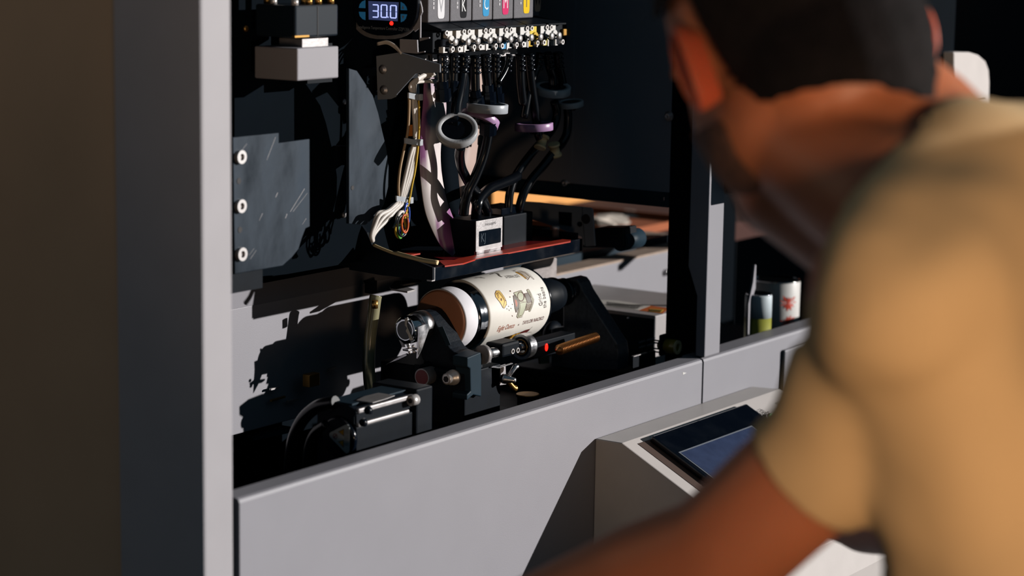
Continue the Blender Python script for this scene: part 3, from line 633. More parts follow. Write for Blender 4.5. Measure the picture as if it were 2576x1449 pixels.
b = B(); b.tube([at(*p, 'X', TX0-.002) for p in a4([(1300, 1072), (1400, 1115), (1500, 1152), (1640, 1190), (1760, 1220), (1885, 1240)])], .0018, 8, 5)
b.tube([at(*p, 'X', TX0-.0005) for p in a4([(1500, 1140), (1640, 1178), (1760, 1208), (1890, 1228)])], .0018, 8, 5); b.build('edge_trim', 'ivory', t)
GZ = TZ1+.0006
slab(a5([(420, 602), (560, 600), (600, 585), (1100, 490), (1500, 420), (1572, 426), (1570, 436), (1200, 505), (760, 588), (640, 628), (480, 650)]), 'Z', GZ, .0016, 'gasket', 'red', t)
slab(a5([(55, 525), (270, 520), (285, 528), (270, 540), (150, 562), (90, 548)]), 'Z', GZ+.001, .0016, 'gasket', 'red', t)
slab(a5([(260, 540), (300, 545), (700, 470), (1240, 380), (1560, 400), (1572, 420), (600, 600), (480, 600)]), 'Z', TZ0+.012, .002, 'inner_floor', 'darkred', t)
q = at(*a5([(1440, 405)])[0], 'Z', GZ); B().lathe(q, (0, 0, 1), [(0, .004), (.009, .004), (.009, .0048), (.013, .0048), (.014, .003)], 14).build('knurled_screw', 'steel_dull', t)
B().box((TX1-.002, .127, TZ0), (TX1+.002, .25, TZ1+.006)).build('end_wall', 'black', t, .0005)
# print head with silver plate
HY = .1405
ha = at(*a5([(752, 265)])[0], 'Y', HY); hb = at(*a5([(975, 490)])[0], 'Y', HY)
t = thing('inkjet_unit', 'black print head block with a scuffed silver front plate', 'print head', ((ha.x+hb.x)/2, .16, TZ0+.01))
B().box((ha.x, HY+.001, TZ0+.010), (hb.x, HY+.040, ha.z)).build('head_body', 'black', t, .0012)
fbox(a5([(752, 265)])[0], a5([(978, 488)])[0], HY, .0012).build('front_plate', 'steel_dull', t, .0004)
slab(d0([(370, 625), (395, 608), (1130, 478), (1165, 500), (1160, 985), (1130, 1010), (400, 1165), (365, 1150)]), 'Y', HY-.0003, .0003, 'badge', 'black_gloss', t)
sx = (hb.x-ha.x)/870; zc = at(*d0([(780, 335)])[0], 'Y', HY).z; xc = at(*d0([(770, 335)])[0], 'Y', HY).x
text_on('THOUSJETS', .0036, lambda x, y: (xc+x*1.15, HY-.0004, zc+y), 'lettering', 'ink', t)
q = at(*d0([(520, 850)])[0], 'Y', HY-.0005); text_on('KJ', .014, lambda x, y: (q.x+x*.8, HY-.0006, q.z+y), 'emblem', mat('badge_mark', (66, 78, 88), .3), t)
fbox(a5([(755, 528)])[0], a5([(965, 540)])[0], HY-.001, .004).build('lower_flange', 'steel', t)
pa = at(*a5([(480, 245)])[0], 'X', ha.x); B().box((ha.x-.004, HY+.040, TZ0+.010), (ha.x+.02, pa.y, ha.z-.002)).build('rear_block', 'black_gloss', t, .004)
t = thing('inkjet_unit', 'second black print head block in shade behind the silver-fronted one', 'print head', at(1300, 620, 'Y', .17))
h1 = at(1268, 540, 'Y', .17); h2 = at(1340, 600, 'Y', .17)
B().box((h1.x, .17, TZ0+.010), (h2.x, .215, h1.z-.002)).build('head_body', 'black', t, .0015)
B().box((h1.x+.004, .176, h1.z-.002), (h2.x-.01, .21, h1.z+.006)).build('head_cap', 'black_gloss', t, .001)
# grey switch bracket right
t = thing('switch_bracket', 'dark grey angled bracket with a square window right of the print heads', 'bracket', at(1450, 620, 'X', .80))
BX = .80
slab(a5([(1140, 90), (1300, 100), (1690, 140), (1690, 480), (1664, 400), (1480, 330), (1250, 250), (1140, 235)]), 'X', BX, .002, 'bracket_side', 'slate', t, .0004)
slab(a5([(1672, 140), (1745, 146), (1760, 165), (1782, 478), (1700, 482), (1690, 400)]), 'X', BX-.003, .003, 'bracket_face', 'slate', t, .0006)
slab(a5([(1468, 182), (1580, 190), (1578, 308), (1470, 292)]), 'X', BX-.0006, .0006, 'window', 'black_gloss', t)
q = at(*a5([(1655, 290)])[0], 'X', BX); B().lathe(q, (-1, 0, 0), [(0, .003), (.002, .003)], 12).build('screw', 'black', t)
q = at(*a5([(1705, 245)])[0], 'X', BX-.003); B().cyl(q, q-Vector((.0005, 0, 0)), .006).build('hole', 'ink', t)
pp = poly(a5([(1782, 322), (2035, 318), (2040, 500), (1660, 492)]), 'X', BX+.02)
B().prism(pp, (.03, 0, 0)).build('motor_box', 'black', t, .002)
q = at(*a5([(2045, 430)])[0], 'X', BX+.035); B().cyl(q-Vector((.012, 0, 0)), q+Vector((.03, 0, 0)), .012).build('roller', 'slate2', t)
B().box((BX, .215, .12), (BX+.02, .36, .14)).build('mount', 'black', t)
t = thing('steel_guard', 'mottled bare steel guard plate above the right end of the can', 'metal plate', at(1360, 700, 'Y', .2))
slab([(1312, 674), (1318, 667), (1396, 648), (1401, 650), (1400, 706), (1312, 727)], 'Y', .2, .003, 'plate', mat('mottled_steel', (150, 142, 140), .55, metal=.4, var=.2, scale=60, bump=.3, bscale=200), t, .0004)
B().box((at(1350, 690, 'Y', .2).x, .203, .07), (at(1380, 690, 'Y', .2).x, .27, .08)).build('stay', 'black', t)
t = thing('guide_bracket', 'small dark U-shaped guide bracket left above the tan disc', 'bracket', at(1010, 715, 'X', .5))
slab(a6([(0, 310), (70, 240), (390, 222), (420, 250), (130, 290), (330, 350), (230, 375), (20, 340)]), 'Z', .105, .002, 'plate', 'steel_dull', t)
B().box((at(1000, 715, 'Z', .105).x, .26, .09), (at(1000, 715, 'Z', .105).x+.01, .272, .104)).build('stay', 'black', t)

# ------------------------------------------------------------------ the can on the rotary chuck
AY, AZ, CR = .15, .0745, .0405
CX0, CX1 = .543, .666
t = thing('printed_can', 'cream can printed with coffee drawings, clamped sideways in the rotary chuck', 'can', (CX0, AY, AZ-CR))
B().lathe((CX0, AY, AZ), (1, 0, 0), [(0, CR-.0022), (.0008, CR-.0008), (.0025, CR), (CX1-CX0-.004, CR), (CX1-CX0-.0012, CR-.001), (CX1-CX0, CR-.003)], 96, cap=True).build('can_body', 'can', t)
B().lathe((CX0-.013, AY, AZ), (1, 0, 0), [(0, .0345), (.001, .0362), (.003, .0366), (.008, .0372), (.0125, .0386), (.0135, .0384)], 96, cap=False).build('mirror_rim', 'rim', t)
B().lathe((CX1-.0002, AY, AZ), (1, 0, 0), [(0, CR-.0012), (.002, CR-.0005), (.004, CR-.003), (.006, CR-.008)], 72).build('black_base', 'black_gloss', t)
CC = Vector((0, AY, AZ))
def oncan(x, y, r=CR+.00025):
    d = ray(x, y); o = C; a = d[1]**2+d[2]**2; b = 2*((o[1]-AY)*d[1]+(o[2]-AZ)*d[2]); c = (o[1]-AY)**2+(o[2]-AZ)**2-r*r
    D = b*b-4*a*c
    if D < 0: return None
    k = (-b-sqrt(D))/(2*a); p = o+d*k
    return (p[0], atan2(p[2]-AZ, -(p[1]-AY))*CR)
def wrap(u, v, r=CR+.00025): return Vector((u, AY-r*cos(v/CR), AZ+r*sin(v/CR)))
def decal(px, name, m, lift=0, parent=None, label=None):
    uv = [oncan(*p) for p in px]; uv = [q for q in uv if q]
    n = len(uv); b = B(); cu = sum(q[0] for q in uv)/n; cv = sum(q[1] for q in uv)/n
    bmm = bmesh.new(); vs = [bmm.verts.new((q[0], q[1], 0)) for q in uv]; bmm.faces.new(vs)
    bmesh.ops.triangulate(bmm, faces=bmm.faces[:])
    bmesh.ops.subdivide_edges(bmm, edges=bmm.edges[:], cuts=3, use_grid_fill=True)
    bmm.verts.index_update()
    v = [wrap(x.co.x, x.co.y, CR+.0002+lift*.00008) for x in bmm.verts]; f = [[q.index for q in p.verts] for p in bmm.faces]
    bmm.free(); b.add(v, f); return b.build(name, m, parent or t, label=label)
def stroke(px, wd, name, m, lift=2, parent=None, b=None):
    uv = [oncan(*p) for p in px]; uv = [Vector((q[0], q[1])) for q in uv if q]
    bb = b or B(); v = []; f = []; P = []
    for i in range(len(uv)-1):
        k = max(1, int((uv[i+1]-uv[i]).length/.0012)); P += [uv[i].lerp(uv[i+1], j/k) for j in range(k)]
    P.append(uv[-1])
    for i, p in enumerate(P):
        d = (P[min(i+1, len(P)-1)]-P[max(0, i-1)]); d.normalize(); nn = Vector((-d.y, d.x))*wd/2
        v += [wrap(*(p+nn), CR+.0002+lift*.00008), wrap(*(p-nn), CR+.0002+lift*.00008)]
    for i in range(len(P)-1): f.append((2*i, 2*i+1, 2*i+3, 2*i+2))
    bb.add(v, f)
    return bb if b is not None else bb.build(name, m, parent or t)
brown = mat('brown_print', (96, 48, 34), .5); inkb = mat('dark_print', (60, 44, 40), .5)
bagm = mat('yellow_print', (244, 206, 110), .5); grn = mat('sage_print', (190, 194, 168), .5); gry = mat('grey_print_2', (116, 108, 100), .5)
rust = mat('rust_print', (186, 106, 80), .5); mar = mat('maroon_print', (110, 40, 38), .5); gold = mat('gold_print', (232, 172, 56), .5)
LW = .0005
# coffee bag
pr = t
bag = decal(d1([(100, 740), (190, 735), (250, 800), (360, 960), (410, 1080), (420, 1190), (380, 1200), (345, 1275), (305, 1255), (225, 1110), (150, 1010), (85, 930), (65, 830)]), 'bag_drawing', bagm)
b = B()
for ln in ([(100, 740), (190, 735), (250, 800), (360, 960), (410, 1080), (415, 1180)], [(305, 1255), (225, 1110), (150, 1010), (85, 930), (65, 830), (100, 740)], [(100, 745), (160, 790), (260, 900), (355, 1060), (345, 1110), (310, 1250)], [(160, 760), (250, 850), (350, 1010), (385, 1035)], [(355, 1050), (410, 1040)], [(305, 1255), (345, 1275), (375, 1230), (390, 1180), (415, 1180)]): stroke(d1(ln), LW, None, None, 2, b=b)
b.build('bag_outline', brown, pr)
decal(d1([(240, 965), (262, 970), (276, 1005), (272, 1045), (255, 1056), (236, 1030), (230, 990)]), 'bag_dot', brown, 2)
# grinder
decal(d1([(640, 800), (860, 730), (880, 745), (1030, 1060), (970, 1330), (900, 1480), (870, 1530), (755, 1570), (725, 1520), (790, 1240), (790, 1110), (720, 960), (650, 860)]), 'grinder_body', grn)
decal(d1([(615, 885), (655, 868), (730, 985), (790, 1110), (785, 1240), (730, 1390), (700, 1395), (665, 1270), (635, 1050)]), 'grinder_side', gry, 1)
decal(d1([(670, 1020), (700, 1010), (730, 1080), (745, 1140), (725, 1240), (700, 1210), (680, 1120)]), 'grinder_side_mark', rust, 2)
decal(d1([(1040, 705), (1075, 695), (1110, 735), (1210, 940), (1240, 1000), (1235, 1080), (1170, 1290), (1130, 1370), (1095, 1365), (1100, 1320), (1180, 1100), (1165, 1010), (1080, 820), (1035, 740)]), 'grinder_frame', grn)
decal(d1([(950, 830), (1070, 800), (1150, 930), (1165, 1090), (1060, 1120), (1020, 1020)]), 'hopper', gry, 1)
decal(d1([(1035, 1125), (1165, 1095), (1180, 1130), (1120, 1320), (985, 1350), (1010, 1250)]), 'vent_panel', grn, 1)
b = B()
for k in range(7):
    y = 1140+k*30; stroke(d1([(1025-k*5, y+20), (1155-k*9, y-5)]), .0007, None, None, 3, b=b)
b.build('vent_lines', brown, pr)
b = B()
for ln in ([(640, 800), (860, 730), (1030, 1060), (970, 1330), (895, 1490), (890, 1535), (755, 1570), (725, 1520), (790, 1240), (790, 1110), (720, 960), (640, 840), (640, 800)], [(670, 850), (760, 980), (820, 1120), (820, 1280), (765, 1520)], [(840, 1115), (1010, 1075)], [(615, 885), (635, 1050), (665, 1270), (700, 1395), (730, 1390)], [(1040, 705), (1075, 695), (1110, 735), (1240, 1000), (1235, 1080), (1130, 1370), (1095, 1365), (1100, 1320), (1180, 1100), (1165, 1010), (1080, 820), (1035, 740), (1040, 705)], [(1090, 760), (1200, 985), (1195, 1090), (1115, 1335)], [(950, 830), (1070, 800), (1150, 930), (1165, 1090), (1060, 1120), (1020, 1020), (950, 830)], [(780, 1520), (870, 1490)]): stroke(d1(ln), LW, None, None, 3, b=b)
b.build('grinder_outline', brown, pr)
b = B(); stroke(d1([(845+95*cos(a*pi/12)+10*sin(a*pi/12), 915+135*sin(a*pi/12)) for a in range(25)]), .0007, None, None, 3, b=b); stroke(d1([(860+90*cos(a*pi/12), 925+130*sin(a*pi/12)) for a in range(-2, 10)]), .0009, None, None, 3, b=b); b.build('dial', brown, pr)
b = B()
for k in range(4): stroke(d1([(800+k*42, 1055+k*4), (815+k*42, 1075+k*4)]), .0004, None, None, 3, b=b)
b.build('dial_marks', brown, pr)
# beans
b0 = None
for i, (x, y, rx, ry) in enumerate(((528, 752, 24, 20), (521, 932, 16, 18), (595, 1158, 12, 18), (415, 1160, 13, 18), (480, 1215, 13, 18), (375, 1225, 11, 16), (430, 1290, 13, 18), (552, 1278, 12, 20), (497, 1330, 9, 26), (590, 1505, 11, 22))):
    decal(d1([(x+rx*cos(a*pi/4)+ry*.3*sin(a*pi/4), y+ry*sin(a*pi/4)) for a in range(8)]), 'bean', brown if i < 2 or i == 9 else gry, 1)
# filter-cone drawing and yellow strip near the top
decal(d1([(690, 155), (735, 165), (1020, 370), (1000, 385), (955, 345), (700, 190)]), 'cone_gold_edge', gold)
decal(d1([(740, 150), (850, 140), (1010, 200), (1135, 300), (1070, 410), (1030, 370)]), 'cone_body', mat('pale_print', (214, 204, 190), .5))
b = B()
for ln in ([(595, 125), (700, 112), (790, 128), (845, 130), (1000, 175), (1130, 260), (1255, 400)], [(600, 128), (680, 165), (1060, 415)], [(690, 155), (1030, 375)], [(1060, 415), (1135, 300)], [(1255, 400), (1180, 350), (1140, 310)], [(800, 150), (960, 210), (1100, 310)], [(760, 160), (900, 230), (1070, 360)], [(830, 140), (980, 190), (1110, 290)], [(700, 112), (650, 140), (690, 155)]): stroke(d1(ln), LW, None, None, 3, b=b)
b.build('cone_outline', brown, pr)
b = B(); stroke(d1([(-60, 240), (0, 222), (60, 200), (120, 200), (170, 235), (205, 285), (240, 310), (290, 320)]), .0016, None, None, 3, b=b); b.build('swoosh', gry, pr)
# lettering
def cantext(s, pa, pb, size, m, up=1, shear=0, conv=d2, squash=1):
    A = Vector(oncan(*conv([pa])[0])); Bb = Vector(oncan(*conv([pb])[0])); v, f = text_mesh(s, 1, shear)
    x0 = min(p.x for p in v); x1 = max(p.x for p in v); d = (Bb-A); L = d.length; d.normalize(); n = Vector((-d.y, d.x))
    sc = L/(x1-x0); b = B(); b.add([wrap(*(A+d*(p.x-x0)*sc+n*p.y*size), CR+.0004) for p in v], f); b.build('lettering', m, pr)
cantext('Eight Ounce', (160, 770), (720, 640), .0092, rust, shear=.35)
cantext('x', (835, 615), (880, 603), .0045, brown)
cantext('TAYLOR NAOKO', (985, 565), (1685, 395), .0066, mar, shear=.2)
cantext('Grind', (1465, 1195), (1400, 830), .0105, inkb, conv=d1)
cantext('the beans', (1575, 1265), (1468, 635), .0095, inkb, conv=d1)
cantext('BEAN', (120, 800), (165, 970), .0058, brown, conv=d1)
cantext('JUST RINSE IT', (800, 285), (365, 318), .0075, inkb, conv=d1)
cantext('the', (1050-40+0, 0), (1050+50, 0), .004, inkb, conv=lambda q: a6([(1240, 208)]) if q[0][0] == 1010 else a6([(1180, 192)]))
cantext('Pour', (0, 0), (1, 0), .006, inkb, conv=lambda q: a6([(1190, 195)]) if q[0][0] == 0 else a6([(1105, 205)]))
# drawing low on the can
decal(d2([(100, 1205), (230, 1130), (500, 1010), (740, 925), (930, 860), (880, 930), (740, 1005), (600, 1080), (300, 1150)]), 'gold_drawing', gold)
decal(d2([(930, 860), (1090, 790), (1240, 752), (1190, 810), (1060, 920), (930, 985), (820, 1000), (880, 930)]), 'maroon_drawing', mar, 1)
b = B()
for ln in ([(60, 1215), (230, 1130), (500, 1010), (740, 925), (930, 860), (1240, 752), (1310, 680)], [(1240, 752), (1190, 810), (1060, 920), (930, 990)], [(760, 900), (770, 940), (730, 990)], [(930, 860), (880, 930), (820, 995)], [(540, 1060), (550, 1085), (560, 1060)], [(1010, 960), (1130, 880), (1280, 850), (1250, 880)], [(880, 870), (860, 910), (830, 940)]): stroke(d2(ln), LW, None, None, 3, b=b)
b.build('low_outline', brown, pr)

# ---- rotary headstock
AX = Vector((1, 0, 0))
t = thing('chuck_disc', 'round tan rubber chuck disc with white taped rim, left of the can', 'chuck', (.505, AY, AZ-.034))
B().lathe((.503, AY, AZ), AX, [(0, .0318), (.0025, .0338), (.0035, .0342)], 72).build('rubber_face', 'tan', t)
B().lathe((.5055, AY, AZ), AX, [(0, .0342), (.0015, .0352), (.021, .0350), (.0245, .034)], 72).build('tape_band', 'tape', t)
t = thing('chuck_support_casting', 'scratched black cast Z-shaped arm holding the chuck disc, with slot', 'machine arm', (.47, .09, .0))
HX = .474
arm = a6([(305, 690), (330, 650), (385, 625), (440, 622), (500, 650), (545, 700), (590, 770), (640, 860), (690, 950), (740, 1050), (785, 1120), (835, 1165), (920, 1195), (1022, 1228), (1022, 1345), (1030, 1560), (1000, 1620), (860, 1620), (760, 1480), (560, 1420), (420, 1240), (380, 1050), (330, 900)])
B().prism(poly(arm, 'X', HX), (.027, 0, 0)).build('arm_body', 'black_speck', t, .0012)
slab(a6([(620, 842), (690, 832), (790, 1070), (735, 1085), (700, 1000)]), 'X', HX-.0006, .0006, 'slot', 'slate2', t, label='recessed slot')
slab(a8([(920, 682), (1065, 622), (1072, 700), (1072, 1100), (985, 1080), (915, 1140), (915, 1080), (955, 1040), (950, 800), (920, 780)]), 'Y', .078, .02, 'foot_block', 'slate2', t, .0012)
b = B().lathe((.458, AY, AZ), AX, [(0, .013), (.001, .0155), (.016, .0155), (.017, .0145)], 48)
t = thing('clamp_knob', 'polished steel round clamp knob with a white crescent slot, left of the disc', 'knob', (.445, AY, AZ-.017))
b.build('collar', 'steel', t)
B().lathe((.440, AY, AZ-.002), AX, [(0, .0110), (.0006, .0138), (.0022, .0150), (.012, .0153), (.019, .0148)], 48).build('knob_body', 'chrome', t)
B().lathe((.4398, AY, AZ-.002), AX, [(0, .0100), (.0004, .0104)], 40).build('dark_dish', 'black_gloss', t)
slab(a6([(195, 730), (230, 712), (238, 722), (222, 800), (232, 850), (262, 920), (300, 990), (298, 1008), (262, 1012), (240, 940), (210, 890), (226, 850), (200, 820)]), 'X', .4388, .0008, 'crescent', 'white', t)
slab(a6([(380, 835), (440, 810), (500, 795), (505, 880), (480, 960), (420, 1130), (362, 1245), (372, 1080), (382, 940)]), 'Y', .131, .0015, 'pointer_blade', 'steel', t)
slab(a6([(115, 990), (150, 990), (200, 1100), (165, 1100)]), 'X', .448, .001, 'tab', 'steel_dull', t)
slab(a6([(190, 970), (225, 965), (262, 1090), (230, 1105)]), 'X', .447, .001, 'tab', 'steel_dull', t)
t = thing('trip_lever', 'thin polished lever hanging under the clamp knob, pointing left', 'lever', (.42, .13, .03))
LP = a6([(-60, 1330), (60, 1255), (160, 1200), (215, 1180), (225, 1215), (120, 1265), (0, 1310)])
slab(LP, 'X', .452, .003, 'lever_arm', 'steel', t, .0006)
slab(a6([(240, 1130), (385, 1108), (388, 1130), (245, 1158)]), 'Y', .136, .008, 'bridge', 'steel', t, .0006)
for x, y in ((252, 1095), (308, 1088), (262, 1165), (318, 1158)):
    q = at(*a6([(x, y)])[0], 'Y', .136); B().ball(q, .0019).build('rivet', 'screw_w', t)
B().box((.452, .138, .018), (.474, .146, .034)).build('pivot_block', 'black', t, .001)

# ---- headstock base with button and socket bolt
t = thing('headstock_pedestal', 'black headstock base block carrying a red button and a white socket bolt', 'machine base', (.46, .13, -.12))
B().box((.462, .085, -.03), (.53, .2, .03)).build('base_block', 'black', t, .0015)
B().box((.44, .1, -.124), (.578, .24, -.03)).build('base_column', 'black', t, .001)
q = at(1061, 949, 'X', .448)
bt = B().lathe(q, AX, [(0, .0095), (0, .0095), (.018, .0095)], 32).build('button_ring', 'steel_dull', t)
B().lathe(q-AX*.0006, AX, [(0, .0080), (.001, .0080)], 32).build('button_cap', 'darkred', bt)
q = at(*a8([(690, 912)])[0], 'X', .447)
B().lathe(q, AX, [(0, .0045), (.0006, .0062), (.008, .0062), (.008, .0078), (.012, .0078), (.012, .0085), (.016, .0085)], 28).build('socket_bolt', 'screw_w', t)
B().lathe(q-AX*.0004, AX, [(0, .0035), (.0005, .0035)], 6).build('hex_socket', 'ink', t)
slab(a8([(845, 990), (955, 998), (950, 1006), (900, 1003), (845, 998)]), 'Y', .10, .002, 'thin_tab', 'steel', t)

# ---- guide rod, collar and support roller
t = thing('support_roller', 'steel support bearing under the can with its chrome rod and black collar', 'roller', (.58, .085, .0))
rp0 = at(*a6([(1205, 1195)])[0], 'Y', .09); rp1 = at(*a6([(1500, 1142)])[0], 'Y', .088)
B().cyl(rp0, rp1, .0058, seg=28).build('guide_rod', 'steel', t)
B().lathe(rp0-(rp1-rp0).normalized()*.002, rp1-rp0, [(0, .0105), (.006, .0105)], 28).build('rod_flange', 'steel_dull', t)
c0 = at(*a6([(1480, 1105)])[0], 'Y', .08); c1 = at(*a6([(1690, 1230)])[0], 'Y', .08)
B().box((c0.x-.002, .080, c1.z+.004), (c1.x, .104, c0.z+.004)).build('collar_block', 'black', t, .003)
for x, y in ((1592, 1152), (1657, 1138)):
    q = at(*a6([(x, y)])[0], 'Y', .080); B().ring(q, (0, -1, 0), .0030, .0018, .001, 20).build('set_screw', 'screw_w', t)
rc = at(*a6([(1700, 1095)])[0], 'Y', .105)
rc = Vector((rc.x, .105, rc.z))
rl = B().ring(rc, AX, .0145, .0115, .012, 48).build('outer_race', 'steel', t)
B().ring(rc+AX*.0005, AX, .0115, .0070, .011, 40).build('seal', 'black_gloss', t)
B().ring(rc-AX*.0003, AX, .0086, .0080, .001, 40).build('groove', 'brass', t)
B().cyl(rc-AX*.004, rc+AX*.024, .0045).build('axle', 'steel', t)
t = thing('mount_plate', 'small white steel mounting plate with a wing screw below the collar', 'bracket', (.56, .085, -.03))
slab(a8([(1178, 792), (1240, 778), (1330, 750), (1336, 968), (1180, 990)]), 'Y', .085, .0015, 'plate', 'paint_left', t, .0003)
slab(a8([(1175, 785), (1200, 768), (1260, 782), (1405, 738), (1408, 746), (1260, 795)]), 'Y', .0825, .002, 'wire_clip', 'steel', t)
slab(a8([(1095, 815), (1165, 812), (1172, 1000), (1110, 985), (1108, 870), (1140, 830)]), 'Y', .088, .002, 'side_tab', 'black_gloss', t)
q = at(*a8([(1300, 905)])[0], 'Y', .082)
ws = B().lathe(q, (0, -1, 0), [(0, .0055), (.004, .0055), (.005, .004), (.016, .003), (.017, .001)], 20).build('wing_screw', 'steel', t)
for dx, dz in ((.010, .012), (.009, -.011)):
    B().tube([q+Vector((0, -.006, 0)), q+Vector((dx*.5, -.008, dz*.6)), q+Vector((dx, -.009, dz)), q+Vector((dx*1.3, -.009, dz*1.05))], lambda u: .0022+.0012*u, 10).build('wing', 'steel' if dz > 0 else 'brass', ws)
B().box((.56, .087, -.124), (.58, .0995, -.03)).build('post', 'black', t)

# ---- tailstock
t = thing('tailstock', 'black tailstock with round chuck and speckled slanting arm at the right end of the can', 'tailstock', (.80, .1, -.12))
B().lathe((CX1+.004, AY, AZ), AX, [(0, .0215), (.045, .0215), (.052, .0205), (.060, .0205), (.0605, .0175), (.075, .0170)], 48).build('chuck_body', 'black', t)
B().lathe((CX1+.078, AY, AZ), AX, [(0, .0135), (.004, .0165), (.010, .0168), (.014, .0150), (.02, .0120), (.03, .010)], 40).build('bearing_ring', 'black_gloss', t)
B().lathe((CX1+.100, AY, AZ), AX, [(0, .0095), (.003, .0102), (.006, .0095)], 40).build('brass_collar', 'brass', t)
TXa = .775
tp = a5([(1500, 790), (1530, 760), (1570, 752), (1622, 765), (1650, 800), (1680, 870), (1975, 1330), (1985, 1420), (1980, 1560), (1400, 1560), (1400, 1200), (1505, 1180), (1505, 1000)])
B().prism(poly(tp, 'X', TXa), (.024, 0, 0)).build('slanting_arm', 'gloss_speck', t, .0014)
slab(a5([(1978, 1335), (2048, 1312), (2044, 1420), (1985, 1425)]), 'Y', at(*a5([(1975, 1330)])[0], 'X', TXa).y-.001, .004, 'arm_toe', 'gloss_speck', t)
B().box((.746, .0875, -.124), (.835, .22, -.022)).build('base_block', 'black', t, .002)
B().box((.746, .0875, -.050), (.845, .25, -.040)).build('base_plate', 'black_speck', t, .001)
sb0 = at(*a5([(1235, 1345)])[0], 'Y', .12); sb1 = at(*a5([(1500, 1270)])[0], 'Y', .12)
B().prism([(sb0.x, .115, sb0.z+.004), (sb1.x+.02, .115, sb0.z+.004), (sb1.x+.02, .115, sb0.z-.016), (sb0.x, .115, sb0.z-.014)], (0, .02, 0)).build('sensor_bar', 'black', t, .001)
q = at(*a5([(1362, 1358)])[0], 'Y', .1148); B().ball(q, .0028, 1, .4, 1.6).build('sensor_light', 'ledred', t)
# lead screw
t = thing('lead_screw', 'bronze threaded lead screw with a pointed tip beside the tailstock', 'threaded rod', (.68, .09, .0))
s0 = at(*a5([(1450, 1388)])[0], 'Y', .085); s1 = at(*a5([(1790, 1270)])[0], 'Y', .085); L = (s1-s0).length; prof = [(0, .0008), (.004, .0042)]
n = 27
for i in range(n):
    u = .004+(L-.004)*i/n; du = (L-.004)/n; prof += [(u+du*.1, .0042), (u+du*.45, .0062), (u+du*.6, .0062), (u+du*.95, .0042)]
B().lathe(s0, s1-s0, prof, 20, smooth=False).build('thread', mat('bronze_thread', (150, 104, 62), .3, metal=.85), t)
t = thing('olive_stay', 'flat olive-grey metal stay slanting behind the can', 'bracket', (.75, .2, .0))
slab(d2([(1270, 890), (1560, 760), (1690, 1110), (1700, 1240), (1400, 1240)]), 'Y', .19, .003, 'stay', mat('olive_metal', (86, 88, 80), .5), t)
slab(d5([(425, 210), (575, 190), (582, 330), (440, 350)]), 'Y', .18, .003, 'stay_foot', mat('olive_metal2', (120, 122, 96), .5), t)
t = thing('cable_gland', 'round black cable gland with a bent cable behind the sensor bar', 'cable gland', (.8, .2, .02))
q = at(*d2([(1990, 990)])[0], 'Y', .2); B().ball(q, .019, 1, .5, 1).build('dome', 'black', t); 
B().tube([at(*p, 'Y', .19) for p in d2([(2020, 980), (2060, 900), (2110, 840), (2180, 800)])], .004, 10).build('bent_cable', 'rubber', t)

# ---- floor of the bay: slotted plate, black machine base, brass cap, thin sheet
t = thing('slotted_plate', 'dark plate with rows of slots on the bay floor', 'plate', (.62, .16, -.124))
zs = -.055
B().box((.58, .10, zs-.004), (.744, .26, zs)).build('plate', 'dusty', t)
for i, (p, q_) in enumerate((((0, 480), (420, 545)), ((0, 545), (420, 612)), ((0, 610), (260, 655)), ((140, 460), (400, 495)), ((300, 425), (420, 440)), ((0, 670), (90, 700)))):
    A_ = at(*d5([p])[0], 'Z', zs); B_ = at(*d5([q_])[0], 'Z', zs)
    B().prism([A_, B_, B_+Vector((.0045, .0005, 0)), A_+Vector((.0045, .0005, 0))], (0, 0, .0012)).build('slot', 'ink', t)
B().box((.60, .14, -.124), (.66, .2, zs-.004)).build('support', 'black', t)
t = thing('side_base_block', 'long black base block with dusty top running beside the sill', 'machine base', (.72, .05, -.124))
zt2 = -.024
px = d5([(380, 370), (600, 330), (830, 380), (1500, 500), (1700, 560), (1500, 640), (1400, 545)])
B().prism(poly(px, 'Z', zt2), (0, 0, -.02)).build('top_plate', 'dusty', t, .0006)
B().box((.66, .055, -.124), (.83, .085, zt2-.02)).build('block_body', 'black', t, .001)
q = at(*d5([(585, 332)])[0], 'Z', zt2); B().cyl(q, q+Vector((0, 0, .0008)), .006).build('screw_hole', 'ink', t)
t = thing('brass_cap_post', 'round black post with a flat bronze-coloured cap near the sill', 'post', at(*d5([(240, 830)])[0], 'Z', -.03)+Vector((0, 0, -.094)))
q = at(*d5([(240, 825)])[0], 'Z', -.03)
B().lathe(q-Vector((0, 0, .094)), (0, 0, 1), [(0, .0125), (.091, .0125), (.0912, .0138), (.0938, .0138)], 40).build('post', 'black', t)
B().lathe(q-Vector((0, 0, .0005)), (0, 0, 1), [(0, .0138), (.0008, .0135), (.001, .0125)], 40).build('cap', 'brass', t)
t = thing('thin_sheet_guard', 'thin dark sheet guard standing between tailstock and power box', 'metal plate', at(1600, 930, 'Y', .07))
slab(b7([(930, 1190), (1130, 1128), (1260, 1095), (1265, 1450), (920, 1450), (920, 1200)]), 'Y', .062, .0015, 'sheet', 'black', t)
slab(b7([(928, 1185), (1132, 1124), (1136, 1134), (940, 1194)]), 'Y', .0605, .003, 'sheet_edge', 'steel_dull', t)

